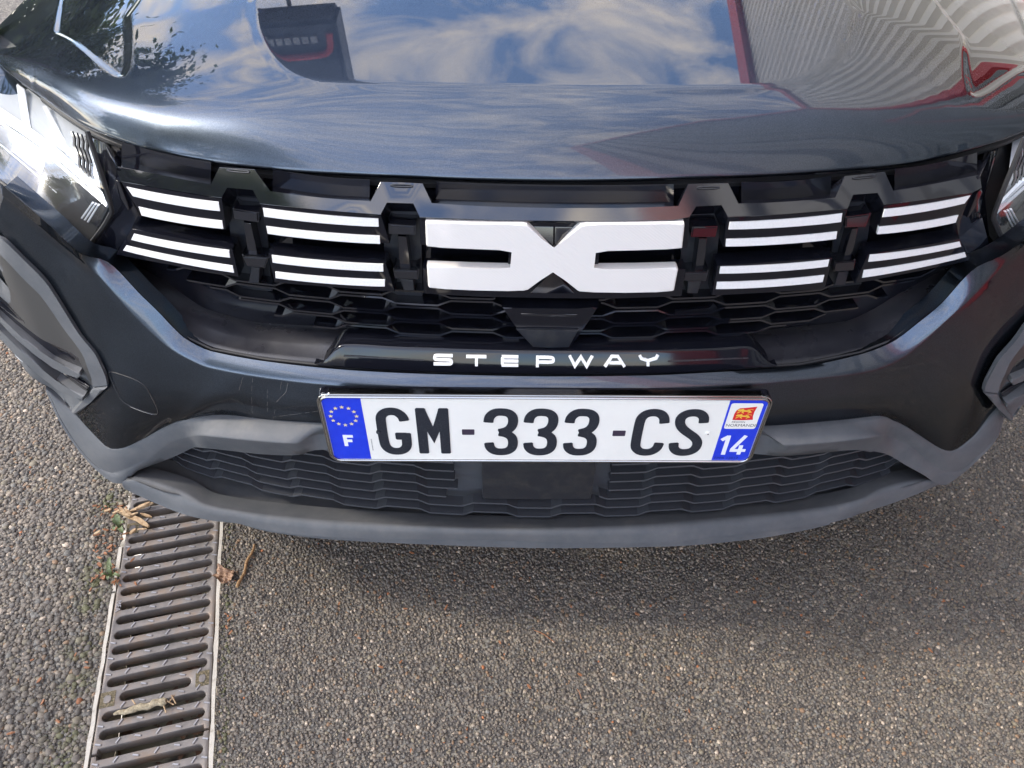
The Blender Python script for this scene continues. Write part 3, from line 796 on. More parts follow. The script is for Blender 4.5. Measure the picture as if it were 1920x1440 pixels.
nb_t = row([(606, 683, .669), (645, 652, .677), (740, 655, .677), (836, 657, .677), (1030, 659, .677), (1220, 655, .677), (1330, 650, .677), (1400, 645, .677), (1443, 674, .669)])
bar = loft('name_bar', [[q+Vector((0, .03, -.004)) for q in nb_b], [q+Vector((0, .002, -.001)) for q in nb_b], mixrow(nb_b, nb_t, .04, 120), mixrow(nb_b, nb_t, .10, 120), mixrow(nb_b, nb_t, .9, 120), mixrow(nb_b, nb_t, .96, 120, (0, .0004, 0)), [q+Vector((0, .002, .0006)) for q in nb_t], [q+Vector((0, .035, -.002)) for q in nb_t]], 120, barm, car, ang=60)
LZ = U((1030, 677, .672)).z
for P in ([(644, 671), (794, 677), (794, 679), (643, 673.5)], [(1252, 672), (1402, 664), (1403, 666.5), (1252, 675)]):
    prism3('bar_groove', [US(q, .6729, LZ, .344) for q in sub(P, 26)], .001, shelf_m, bar)
CR = lambda L: [(780+x*.25, 640+y*.25) for x, y in L]
LET = [[chaikin([(272, 116), (150, 115), (137, 120), (137, 140), (150, 147), (250, 147), (264, 153), (264, 172), (250, 179), (130, 179)], 1)],
       [[(373, 120), (525, 120)], [(451, 126), (451, 191)]], [[(640, 118), (765, 118)], [(645, 149), (765, 149)], [(640, 181), (765, 181)], [(645, 124), (645, 175)]],
       [[(908, 192), (908, 124)], chaikin([(898, 118), (1012, 118), (1028, 125), (1028, 148), (1012, 154), (914, 154)], 1)],
       [[(1150, 103), (1190, 180), (1235, 112), (1278, 180), (1320, 102)]], [[(1415, 182), (1466, 104), (1512, 104), (1563, 180)], [(1448, 152), (1535, 152)]],
       [[(1675, 94), (1688, 117), (1738, 133), (1797, 114), (1812, 88)], [(1738, 137), (1738, 173)]]]
for strokes in LET:
    bm = bmesh.new()
    for q, st in enumerate(strokes):
        o2 = ribbon(CR(st), 5.3, 0)
        P = [US((x, y), .6722+q*.00012, LZ, .344) for x, y in o2]
        n = len(P); a = [bm.verts.new(p) for p in P]; b = [bm.verts.new(p+Vector((0, .0012, 0))) for p in P]
        k = n//2
        for i in range(k-1): bm.faces.new((a[i], a[i+1], a[n-2-i], a[n-1-i]))
        for i in range(n): bm.faces.new((a[i], b[i], b[(i+1) % n], a[(i+1) % n]))
    finish(bm, 'letter', white_s, bar, False)

# upper bar with tabs (slanted, faces the sky) ------------------------------
def yb(py_rel): return .684+.031*py_rel
bartop = [(214, 322), (300, 338), (391, 355), (405, 321), (472, 324), (501, 366), (600, 376), (691, 382), (708, 344), (788, 346), (804, 384), (920, 388), (1036, 389), (1160, 387), (1268, 383), (1285, 340), (1361, 337), (1379, 377), (1470, 371), (1562, 363), (1578, 321), (1654, 312), (1669, 349), (1750, 333), (1832, 315)]
barbot = [(1836, 340), (1819, 349), (1740, 362), (1652, 374), (1641, 351), (1594, 355), (1584, 381), (1585, 383), (1470, 394), (1360, 402), (1349, 378), (1300, 381), (1289, 403), (1260, 408), (1150, 412), (1036, 413), (920, 413), (836, 411), (782, 410), (771, 383), (720, 382), (710, 406), (600, 399), (482, 389), (470, 362), (420, 358), (411, 379), (320, 366), (222, 351), (214, 335)]
zb = U((1036, 413, .684)).z
ub = prism3('upper_bar', [US(q, .684, zb, .85) for q in sub(bartop+barbot, 40)], Vector((0, .020, -.022)), gloss, car, .0012)
# pocket floors behind the bar: a paler lip at the bottom of each pocket
for a, b in (((222, 310), (390, 345)), ((506, 357), (688, 374)), ((812, 376), (1258, 375)), ((1385, 369), (1553, 356)), ((1672, 341), (1826, 308))):
    n = 6; P = []
    mid = [(a[0]+(b[0]-a[0])*i/n, a[1]+(b[1]-a[1])*i/n+4*sin(pi*i/n)) for i in range(n+1)]
    r1_ = [US((x, y+13), .688, zb, .85) for x, y in mid]; r2_ = [U((x, y-1, .724)) for x, y in mid]; r3_ = [U((x, y-34, .727)) for x, y in mid]
    loft('pocket_floor', [r1_, r2_], 20, gloss, car)
    loft('pocket_wall', [r2_, r3_], 20, gloss, car)
for sx, sy in ((441, 327), (748, 350), (1323, 346), (1615, 322)):
    sl = (.07 if sx < 700 else .02 if sx < 1000 else -.03 if sx < 1500 else -.12)
    L = [(sx-21, sy-21*sl-1), (sx+21, sy+21*sl-1), (sx+21, sy+21*sl+3), (sx-21, sy-21*sl+3)]
    tube('vent_slot', [US((x, y), .6832, zb, .85) for x, y in chaikin(L, 2, True)], .0007, satin, ub, 6, True)

# strip blocks ---------------------------------------------------------------
BL = [([(222, 352), (411, 381), (420, 438), (262, 416)], .689), ([(243, 439), (432, 474), (445, 527), (214, 488)], .684),
      ([(484, 391), (710, 408), (727, 460), (497, 447)], .687), ([(500, 482), (720, 498), (738, 550), (512, 536)], .682),
      ([(1360, 403), (1585, 384), (1566, 440), (1352, 458)], .687), ([(1342, 493), (1557, 475), (1544, 534), (1332, 549)], .682),
      ([(1653, 376), (1819, 350), (1787, 407), (1640, 431)], .689), ([(1624, 468), (1796, 437), (1815, 477), (1600, 523)], .684)]
blocks = [prism('strip_block', p, y, .024, barm, car, bev=.0012) for p, y in BL]
ST = [(0, [(232, 361), (405, 387), (408, 404), (244, 378)]), (0, [(255, 398), (412, 422), (415, 437), (261, 414)]),
      (1, [(247, 449), (426, 477), (428, 491), (242, 460)]), (1, [(233, 471), (433, 506), (436, 519), (227, 480)]),
      (2, [(488, 397), (705, 414), (706, 429), (491, 413)]), (2, [(495, 431), (708, 446), (709, 461), (498, 445)]),
      (3, [(506, 485), (715, 499), (716, 513), (508, 499)]), (3, [(513, 516), (719, 528), (719, 541), (514, 528)]),
      (4, [(1364, 411), (1575, 392), (1573, 408), (1362, 425)]), (4, [(1358, 443), (1566, 426), (1564, 440), (1357, 457)]),
      (5, [(1348, 495), (1552, 479), (1549, 492), (1346, 508)]), (5, [(1342, 524), (1543, 508), (1540, 521), (1340, 537)]),
      (6, [(1654, 383), (1815, 355), (1804, 370), (1650, 398)]), (6, [(1644, 416), (1793, 392), (1788, 406), (1641, 430)]),
      (7, [(1628, 469), (1796, 442), (1799, 451), (1625, 482)]), (7, [(1617, 498), (1806, 462), (1809, 470), (1614, 512)])]
def sag(P, k):
    a, b, c, d = P; n = 8; o = []
    for i in range(n+1): o.append((a[0]+(b[0]-a[0])*i/n, a[1]+(b[1]-a[1])*i/n+k*4*(i/n)*(1-i/n)))
    for i in range(n+1): o.append((c[0]+(d[0]-c[0])*i/n, c[1]+(d[1]-c[1])*i/n+k*4*(i/n)*(1-i/n)))
    return o
for bi, P in ST:
    y = BL[bi][1]-.0012
    prism('light_strip', sag(P, 2.5), y, .004, white_s, blocks[bi], bev=.0003, seg=1)

# emblem -----------------------------------------------------------------------
cb = prism('emblem_block', [(782, 411), (836, 412), (1036, 414.5), (1260, 409), (1289, 404), (1286, 461), (1118, 468), (1116, 506), (1283, 500), (1276, 551), (1150, 557), (1034, 558), (900, 557), (792, 553), (789, 505), (951, 507), (953, 467), (785, 462)], .689, .020, barm, car, bev=.0012)
EM = [(793, 420), (880, 421.5), (976, 421), (984, 422.5), (1035, 468), (1085, 421.5), (1095, 419.5), (1190, 417.5), (1279, 415), (1280, 419), (1276, 462), (1190, 466), (1110, 469), (1107, 503), (1190, 501), (1266, 498), (1269, 502), (1262, 541), (1258, 543), (1170, 546), (1084, 546), (1080, 544), (1034, 505), (988, 544), (980, 546), (890, 545.5), (803, 543), (800, 540), (797, 502), (880, 504), (957, 505), (960, 470), (880, 468), (797, 465.5), (795, 462)]
emb = prism('emblem', EM, .679, .012, emb_m, car, bev=.0022, seg=3)
prism('emblem_facet', [(990, 424, .6885), (1034, 424, .688), (1034, 464, .682)], None, .004, gloss, car, bev=.0006)
prism('emblem_facet', [(1036, 424, .688), (1080, 424, .6885), (1036, 464, .682)], None, .004, gloss, car, bev=.0006)
prism('emblem_facet', [(1034, 508, .682), (1076, 549, .6885), (992, 549, .6885)], None, .004, gloss, car, bev=.0006)
rc = prism('radar_cover', [(938, 576), (958, 578), (1108, 577), (1120, 574), (1074, 641), (1068, 651), (996, 652), (990, 643)], .683, .03, barm, car, bev=.002)
prism('cover_rib', [(975, 588), (1080, 588), (1078, 592), (977, 592)], .6822, .002, gloss, rc, bev=.0006)
prism('cover_base', [(966, 618), (1084, 618), (1066, 650), (998, 651)], .6800, .01, satin, rc, bev=.002)

# struts -------------------------------------------------------------------------
ST4 = [((446, 392), (466, 393), (431, 399), (479, 406), (435, 419), (481, 425), (452, 424), (466, 426), (463, 489), (481, 491), (450, 487), (500, 490), (460, 507), (493, 510), (473, 538)),
       ((738, 413), (762, 414), (724, 424), (774, 427), (725, 443), (775, 444), (742, 446), (758, 447), (747, 508), (767, 508), (734, 509), (782, 510), (737, 526), (781, 528), (765, 548)),
       ((1306, 407), (1327, 406), (1294, 422), (1342, 420), (1292, 441), (1338, 440), (1307, 442), (1322, 442), (1300, 504), (1316, 503), (1280, 507), (1326, 504), (1278, 523), (1321, 523), (1296, 546)),
       ((1594, 387), (1611, 385), (1582, 399), (1628, 392), (1581, 419), (1620, 417), (1593, 421), (1605, 419), (1577, 481), (1591, 482), (1562, 484), (1602, 480), (1560, 502), (1598, 499), (1572, 527))]
def cap(name, r0, r1, r2, depth, m, parent):
    bm = bmesh.new(); F_ = [[bm.verts.new(U(v_)) for v_ in r] for r in (r0, r1, r2)]; Bk = [[bm.verts.new(v_.co+Vector((0, depth, 0))) for v_ in r] for r in F_]
    for i in range(2):
        bm.faces.new((F_[i][0], F_[i][1], F_[i+1][1], F_[i+1][0])); bm.faces.new((Bk[i][0], Bk[i+1][0], Bk[i+1][1], Bk[i][1]))
        bm.faces.new((F_[i][0], F_[i+1][0], Bk[i+1][0], Bk[i][0])); bm.faces.new((F_[i][1], Bk[i][1], Bk[i+1][1], F_[i+1][1]))
    bm.faces.new((F_[0][0], Bk[0][0], Bk[0][1], F_[0][1])); bm.faces.new((F_[2][0], F_[2][1], Bk[2][1], Bk[2][0]))
    bmesh.ops.recalc_face_normals(bm, faces=bm.faces)
    s_ = {v_ for r in F_ for v_ in r}
    bmesh.ops.bevel(bm, geom=[e for e in bm.edges if e.verts[0] in s_ and e.verts[1] in s_], offset=.0014, segments=2, affect='EDGES', clamp_overlap=True)
    return finish(bm, name, m, parent)
for q in ST4:
    t = prism('grille_strut', [q[6], q[7], q[9], q[8]], .697, .03, gloss, car, bev=.0012)
    cap('strut_cap', [(*q[0], .706), (*q[1], .706)], [(*q[2], .692), (*q[3], .692)], [(*q[4], .690), (*q[5], .690)], .03, gloss, t)
    dx = .5*(q[10][0]+q[11][0])
    cap('strut_foot', [(q[10][0]+6, q[10][1]-7, .703), (q[11][0]-6, q[11][1]-7, .703)], [(*q[10], .690), (*q[11], .690)], [(*q[12], .689), (*q[13], .689)], .03, gloss, t)
    prism('strut_leg', [(q[12][0]+9, q[12][1]), (q[13][0]-9, q[13][1]), (q[14][0]+10, q[14][1]), (q[14][0]-10, q[14][1])], .696, .03, satin, t, bev=.0015)
    # dark side walls of the bay the strut stands in
    prism('strut_bay', [(q[0][0]-26, q[0][1]-30), (q[1][0]+22, q[1][1]-30), (q[11][0]+8, q[14][1]+14), (q[10][0]-12, q[14][1]+14)], .716, .004, satin, t)

# upper mesh -----------------------------------------------------------------------
uz = [zpx(731, py, .70) for py in (551, 566, 581, 595, 608.5, 622, 634)]
hx = U((678, 570, .70)).x
honeycomb('grille_mesh', uz, .0036, lambda k: (-.42+.020*k+.003*k*k, .51-.020*k-.003*k*k), hx, .699, .024, .0026, gloss, skip=lambda k, x: abs(x-.041) < .050-.006*k)

# grille ends, seals ------------------------------------------------------------------
prism('grille_end', [(157, 260, -.751), (197, 279, -.749), (213, 322), (222, 351), (259, 416), (243, 438), (214, 488), (196, 498), (152, 487), (176, 452), (203, 413), (206, 395)], .694, Vector((0, .03, -.032)), gloss, car, bev=.004, seg=3)
prism('grille_end', [(1871, 257, -.751), (1847, 272, -.749), (1834, 315), (1819, 349), (1786, 408), (1796, 436), (1815, 477), (1828, 487), (1864, 470), (1832, 402), (1830, 387)], .694, Vector((0, .03, -.032)), gloss, car, bev=.004, seg=3)
prism('end_facet', [(211, 347), (219, 353), (238, 402), (234, 407), (221, 384)], .6905, .008, gloss, car, bev=.0015)
prism('end_facet', [(1834, 341), (1838, 347), (1815, 394), (1809, 397), (1826, 352)], .6905, .008, gloss, car, bev=.0015)
tube('panel_gap', row([(x, y-3) for x, y in SA], .6715), .0022, rubber, car, 6)
tube('bonnet_seal', [Vector((x, float(y)+.012, .753)) for x, y in zip(xs[40:370:8], yf[40:370:8])], .005, rubber, car, 6)

# tow cover ----------------------------------------------------------------------------
TC = chaikin([(203, 709), (208, 707), (230, 713), (255, 722), (270, 731), (279, 742), (290, 762), (298, 780), (295, 786), (285, 785), (262, 778), (240, 769), (228, 760), (219, 745)], 1, True)
tc = tube('tow_cover', [UF((x, y), -.0002) for x, y in TC], .0010, rubber, car, 6, True)
mt_edge = tube('cover_edge', [UF((x-.6, y+1.2), .0006) for x, y in TC[10:22]], .0005, chrome, tc, 5)

def prm(name, pts, depth, m, parent, bev=0., mir=False, step=26, seg=2):
    P = [U(p) for p in sub(pts, step)]
    if mir: P = [Vector((2*XC-p.x, p.y, p.z)) for p in P][::-1]
    return prism3(name, P, depth, m, parent, bev, seg)
def lfm(name, rows, n, m, parent, mir=False, ang=38):
    if mir: rows = [[Vector((2*XC-p.x, p.y, p.z)) for p in r] for r in rows]
    return loft(name, rows, n, m, parent, ang)
def tbm(name, P, r, m, parent, mir=False, k=6, closed=False):
    if mir: P = [Vector((2*XC-p.x, p.y, p.z)) for p in P]
    return tube(name, P, r, m, parent, k, closed)

def pull(L):
    # the outermost point of a traced row, drawn in to the car's width
    a, b = L[0], L[1]
    if a[0] > -55 or len(a) < 3: return L
    f = .42
    return [tuple(b[k]+(a[k]-b[k])*f for k in range(3))]+list(L[1:])
row0 = row
def headlight(mir):
    row = lambda L, Y0=None: row0(pull(L), Y0)
    T = [(-150, 40, -.785), (-60, 101, -.760), (0, 146, -.7565), (76, 202, -.7555), (156, 256, -.7545)]
    M1 = [(-150, 95, -.785), (0, 205, -.7465), (90, 268, -.7435), (181, 328, .691)]
    M2 = [(-150, 160, -.765), (0, 262, -.738), (100, 335, -.733), (205, 402, .688)]
    M3 = [(-150, 210, -.745), (0, 310, -.720), (95, 388, -.695), (177, 450, .690)]
    Bt = [(-150, 250, -.738), (0, 355, -.717), (86, 428, -.682), (150, 484, -.648)]
    inn = Vector((0, .020, -.004))
    hd = lfm('headlight', [[p+Vector((0, .055, -.01)) for p in row(r)] for r in (T, M1, M2, M3, Bt)], 40, rubber, car, mir)
    lfm('lens', [row(r) for r in (T, M1, M2, M3, Bt)], 60, lens, hd, mir, ang=89)
    L1 = [(-150, 150, -.768), (0, 243, -.742), (92, 304, -.738), (197, 393, .689)]
    s = lambda L, d, dz=0: [p+(p-Vector((0, 0, H))).normalized()*d for p in row(L)]
    lfm('reflector', [s(T, .030), s([(-150, 80, -.79), (0, 195, -.757), (90, 262, -.754), (176, 330, .691)], .042), s([(-150, 110, -.78), (0, 222, -.747), (92, 284, -.744), (186, 374, .690)], .030)], 40, refl, hd, mir)
    lfm('light_guide', [s([(-150, 110, -.78), (0, 219, -.748), (92, 282, -.745), (187, 371, .690)], .022), s([(-150, 128, -.760), (0, 232, -.745), (92, 293, -.741), (192, 383, .689)], .015), s(L1, .020)], 40, white_l, hd, mir)
    tbm('chrome_line', s([(-150, 155, -.767), (0, 247, -.741), (92, 309, -.736), (197, 397, .689)], .016), .0022, refl, hd, mir)
    lfm('smoked_panel', [s([(-150, 158, -.766), (0, 251, -.740), (92, 313, -.735), (198, 401, .689)], .022), s([(-150, 190, -.75), (0, 288, -.728), (95, 355, -.715), (188, 425, .690)], .026), s(Bt, .024)], 40, smoke, hd, mir)
    tbm('panel_line', s([(-150, 200, -.748), (0, 288, -.7285), (50, 330, -.72), (100, 372, -.707), (146, 409, -.689)], .0235), .0011, refl, hd, mir, 5)
    # small lens bars of the side marker
    for i in range(3):
        a = (166+i*5.5, 392+i*1.8); b = (146+i*5.8, 421+i*3.4)
        P = [(a[0], a[1], .6955), (a[0]+4, a[1]+1.4, .6955), (b[0]+4.5, b[1]+1.6, .6955), (b[0], b[1], .6955)]
        prm('marker_bar', P, .004, refl, hd, .0008, mir, 40)
    # light guide fingers at the inner end
    for i in range(4):
        tp = (128+i*8.5, 258+i*2.5); bt = (149+i*7, 332+i*5)
        pts = [U((tp[0]+(bt[0]-tp[0])*k/6+2*sin(k*2.1), tp[1]+(bt[1]-tp[1])*k/6, .712-.010*k/6)) for k in range(7)]
        tbm('guide_rib', pts, .0018, chrome, hd, mir, 5)
    for P in ([(22, 172, -.752), (36, 182, -.752), (50, 262, -.735), (36, 252, -.735)], [(78, 214, -.75), (126, 300, -.737), (122, 304, -.737), (72, 212, -.75)]):
        prm('divider', [(x, y, z) for x, y, z in P], .004, white_l, hd, .001, mir, 60)
    e = [U(q) for q in ((157, 257, .699), (182, 330, .690), (205, 402, .686), (200, 418, .687), (178, 452, .689), (151, 486, -.630))]
    tbm('lens_seal', [Vector(p) for p in resample(e, 30)], .0028, rubber, hd, mir)
    tbm('lens_seal', [Vector(p) for p in resample([p+Vector((0, 0, -.002)) for p in row(Bt)], 30)], .0022, rubber, hd, mir)
headlight(False); headlight(True)

U_ = U
def fog(mir):
    U = UF
    row = lambda L: [UF(q) for q in pull(L)]
    def prm(name, pts, depth, m, parent, bev=0., mir=False, step=26, seg=2):
        P = [UF(p) for p in sub(pts, step)]
        if mir: P = [Vector((2*XC-p.x, p.y, p.z)) for p in P][::-1]
        return prism3(name, P, depth, m, parent, bev, seg)
    so = [(-60, 395, -.61), (0, 458, -.575), (46, 500, -.553), (89, 544, -.53), (104, 566, -.516), (150, 637, -.472), (183, 678, -.444), (200, 714, -.417), (203, 731, -.404)]
    si = [(-60, 420, -.595), (0, 482, -.560), (48, 530, -.535), (80, 561, -.517), (120, 617, -.482), (163, 678, -.442), (174, 707, -.421), (178, 729, -.405)]
    outl = so+[(176, 757, -.385), (146, 784, -.364), (131, 778, -.366), (118, 760, -.374), (100, 743, -.383), (58, 718, -.408), (25, 673, -.437), (0, 638, -.457), (-60, 545, -.49)]
    lo = [(-60, 545, -.49), (0, 638, -.457), (25, 673, -.437), (58, 718, -.408), (100, 743, -.383), (118, 760, -.374), (131, 778, -.366), (146, 784, -.364), (176, 757, -.385), (203, 733, -.403)]
    PA = resample(pull(so), 70); PB = resample(pull(lo), 70)
    def lerp_row(f, lift):
        o = []
        for i in range(70):
            c = PA[i]*(1-f)+PB[i]*f
            r_ = ray(c[0], c[1]).normalized(); h_ = BV.ray_cast(Vector((0, 0, H)), r_)
            q_ = h_[0] if h_[0] is not None else U_((c[0], c[1], c[2]))
            o.append(q_-r_*lift)
        return o
    fg = lfm('fog_surround', [lerp_row(0, -.003), lerp_row(.0, .004)]+[lerp_row(f, .005) for f in (.03, .15, .3, .45, .6, .75, .9, .97)]+[lerp_row(1., .004), lerp_row(1., -.003)], 70, grey, car, mir, 50)
    up = Vector((0, -.008, 0))
    lfm('surround_bevel', [[p+Vector((0, .004, 0)) for p in row(so)], [p+Vector((0, -.0035, .001)) for p in row(so)], [p+up for p in row(si)], [p+Vector((0, .004, -.003)) for p in row(si)]], 50, grey, fg, mir, 60)
    off = lambda P, d: [Vector((p.x, p.y+d, p.z)) for p in [U(q) for q in P]]
    def pz(name, P, d, depth, m, bev=.002, seg=2):
        P = [(max(p[0], -26), *p[1:]) for p in P]
        Q = off(sub(P, 22), d)
        if mir: Q = [Vector((2*XC-p.x, p.y, p.z)) for p in Q][::-1]
        return prism3(name, Q, depth, m, fg, bev, seg)
    lfm('surround_plate', [[p+Vector((0, -.0045, 0)) for p in row(si)], [p+Vector((0, -.005, 0)) for p in row([(-60, 540, -.51), (0, 582, -.49), (50, 622, -.47), (83, 645, -.46), (128, 665, -.447), (150, 679, -.437), (172, 727, -.41)])]], 50, fogp_m, fg, mir)
    pz('vent_slot', [(-30, 548, -.525), (83, 642, -.462), (128, 663, -.448), (150, 678, -.437), (157, 697, -.424), (105, 676, -.437), (0, 590, -.493)], -.0045, .006, gloss, .001)
    pz('vent_bar', [(-40, 553, -.515), (0, 588, -.492), (52, 636, -.463), (105, 674, -.437), (156, 697, -.422), (159, 704, -.417), (153, 710, -.414), (106, 690, -.427), (40, 640, -.458), (-40, 570, -.505)], -.014, .016, grey, .003, 3)
    pz('fin_bar', [(-40, 575, -.5), (0, 604, -.482), (50, 652, -.45), (116, 708, -.414), (168, 737, -.395), (166, 746, -.388), (118, 725, -.402), (84, 700, -.42), (20, 642, -.455), (-40, 590, -.49)], -.020, .022, grey, .004, 3)
    pz('small_fin', [(121, 727, -.400), (158, 750, -.384), (156, 755, -.381), (120, 735, -.394)], -.010, .012, grey, .003)
    for i in range(3):
        pz('fin_rib', [(118+i*1.5, 694+i*4.2, -.423+i*.003), (172+i*1-3*i, 728+i*3.2, -.401+i*.002), (171-3*i, 730+i*3.2, -.3995+i*.002), (117+i*1.5, 696+i*4.2, -.4215+i*.003)], -.0085, .004, gloss, .0004)
    pz('corner_cap', [(179, 731, -.404), (203, 732, -.403), (176, 757, -.385), (146, 783, -.365), (138, 776, -.369), (160, 756, -.384)], -.009, .012, grey, .003)
    bz = [(18, 640), (38, 648), (60, 668), (82, 692), (70, 696), (45, 688), (27, 672), (17, 652)]
    pz('lamp_recess', [(x, y, -.455+(y-640)*.0006) for x, y in chaikin(bz, 2, True)], -.006, .004, rubber, .001)
    fl = [(22, 645), (40, 652), (58, 668), (78, 690), (66, 692), (44, 684), (28, 668), (21, 653)]
    pz('fog_lamp', [(x, y, -.455+(y-640)*.0006) for x, y in chaikin(fl, 2, True)], -.0085, .006, refl, .002)
    pz('lamp_divider', [(43, 668, -.438), (47, 670, -.437), (53, 660, -.443), (50, 658, -.444)], -.0095, .002, rubber, .0003)
fog(False); fog(True)

# number plate -------------------------------------------------------------------------
px_ = Vector((.99985, .0134, -.0107)).normalized(); pu_ = Vector((.0111, -.0294, .9995)).normalized(); pn_ = px_.cross(pu_).normalized(); pu_ = pn_.cross(px_)
PC = Vector((.0389, .6227, .4933))
def PM(x, y, z=0.): return PC + px_*((x-260)*.001) + pu_*((y-55)*.001) + pn_*(z*.001)     # millimetres on the plate
def pp(name, pts, z0, z1, m, parent, bev=0., seg=2): return prism3(name, [PM(x, y, z1) for x, y in pts], -pn_*((z1-z0)*.001), m, parent, bev, seg)
def rrect(x0, y0, x1, y1, r, k=5):
    o = []
    for cx, cy, a in ((x1-r, y1-r, 0), (x0+r, y1-r, 90), (x0+r, y0+r, 180), (x1-r, y0+r, 270)):
        for i in range(k+1): o.append((cx+r*cos(radians(a+90*i/k)), cy+r*sin(radians(a+90*i/k))))
    return o
plate = pp('number_plate', rrect(-1, -1, 521, 111, 8), -6, 0, plate_w, car, .0005)
plate['label'] = 'white and blue French number plate in a clear chromed frame'
for i, (a, zz) in enumerate(((1.6, 1.2), (4.6, -.2))):
    tube('plate_frame', [PM(x, y, zz) for x, y in rrect(-a, -a, 520+a, 110+a, 9+a, 7)], .0014 if i == 0 else .0012, chrome, plate, 8, True)
pp('plate_holder', rrect(-5, -7, 525, 114, 10), -14, -3, gloss, plate, .0015)
pp('holder_lip', rrect(8, 110.5, 512, 117, 3), -8, .6, chrome, plate, .0018, 3)
def left_round(x0, y0, x1, y1, r):
    o = [(x1, y0), (x1, y1)]
    for cy, a in ((y1-r, 90), (y0+r, 180)):
        for i in range(6): o.append((x0+r+r*cos(radians(a+18*i)), cy+r*sin(radians(a+18*i))))
    return o
pp('euro_band', left_round(0, 0, 45.5, 110, 7), -1, .25, plate_b, plate)
pp('region_band', [(520-x, y) for x, y in left_round(0, 0, 45, 110, 7)][::-1], -1, .25, plate_b, plate)
def glyph(name, strokes, wd, z, m, parent, h=.9, cap=.13):
    bm = bmesh.new()
    for q, st in enumerate(strokes):
        o = ribbon(st, wd, cap); n = len(o); k = n//2; zz = z+q*.05
        a = [bm.verts.new(PM(x, y, zz)) for x, y in o]; b = [bm.verts.new(PM(x, y, zz-h)) for x, y in o]
        for i in range(k-1): bm.faces.new((a[i], a[i+1], a[n-2-i], a[n-1-i]))
        for i in range(n): bm.faces.new((a[i], b[i], b[(i+1) % n], a[(i+1) % n]))
    return finish(bm, name, m, parent, False)
three = lambda o: [chaikin([(193+o, 69), (194+o, 79), (200+o, 86.5), (208+o, 87.5), (217+o, 86), (222.5+o, 79), (222.5+o, 65), (217+o, 55), (206+o, 51)], 2), chaikin([(206+o, 51.2), (217+o, 48), (223+o, 40), (223+o, 24), (217+o, 16), (208+o, 14.5), (200+o, 16), (194.5+o, 23), (193.5+o, 32)], 2)]
GL = [('G', [chaikin([(93, 71), (91.5, 79), (86, 86), (79, 88), (71, 86), (65.5, 79), (65, 68), (65, 36), (66, 24), (71.5, 16.5), (79, 14.5), (87, 16.5), (92.5, 24), (93, 36)], 2)+[(93, 49)], [(95, 43.5), (80, 43.5)]]),
      ('M', [[(113, 11.5), (113, 93)], [(140, 11.5), (140, 93)], [(113, 89), (126.5, 46), (140, 89)]]),
      ('3', three(0)), ('3', three(48)), ('3', three(97)),
      ('C', [chaikin([(404, 69), (402.5, 79), (397, 86), (389, 88), (380.5, 86), (375, 79), (374, 68), (374, 35), (375, 24), (381, 16.5), (389, 14.5), (397, 16.5), (402.5, 23.5), (403.5, 33)], 2)]),
      ('S', [chaikin([(451, 70), (450, 80), (444, 86.5), (436, 88), (427.5, 86), (422, 79), (422.5, 69), (427, 60), (436, 51.5), (446, 43), (451, 34), (450.5, 23), (445, 16.5), (436.5, 14.5), (428, 16.5), (422.5, 23.5), (421.5, 33)], 2)])]
for ch, st in GL: glyph('character', st, 12.0, 1.0, plate_k, plate)
for a in ((161, 46.5, 176, 56), (344, 45.5, 359.5, 55)): pp('hyphen', rrect(*a, 1), -.5, .6, plate_h, plate, .0002)
bm = bmesh.new()
for i in range(12):
    cx = 22+15.3*sin(2*pi*i/12); cy = 78.5+15.5*cos(2*pi*i/12); vs = []
    for k in range(10):
        r = 3.1 if k % 2 == 0 else 1.25
        vs.append(bm.verts.new(PM(cx+r*sin(pi*k/5), cy+r*cos(pi*k/5), .45)))
    c = bm.verts.new(PM(cx, cy, .45))
    for k in range(10): bm.faces.new((c, vs[(k+1) % 10], vs[k]))
finish(bm, 'star_ring', star_y, plate, False)
glyph('country_letter', [[(18.2, 24.5), (18.2, 45)], [(16, 42.6), (28.2, 42.6)], [(18, 34.4), (26.5, 34.4)]], 4.6, .5, plate_t, plate, .3, .02)
glyph('department_number', [[(487, 11), (487, 47)], [(479.5, 38.5), (487, 45.5)]], 5.2, .5, plate_t, plate, .3, .05)
glyph('department_number', [[(508, 47), (496, 21)], [(493.8, 19.2), (513.5, 19.2)], [(506.2, 11.5), (506.2, 29)]], 5.0, .5, plate_t, plate, .3, .05)
pp('region_badge', rrect(477.5, 59.5, 515.5, 104, 3), 0, .4, plate_w, plate)
pp('region_flag', [(484.5, 75.5), (497, 75), (509, 76), (507.6, 82), (507.6, 90), (509, 98.5), (497, 96.5), (489, 95.5), (486, 92), (484.6, 86)], .2, .55, flag_r, plate)
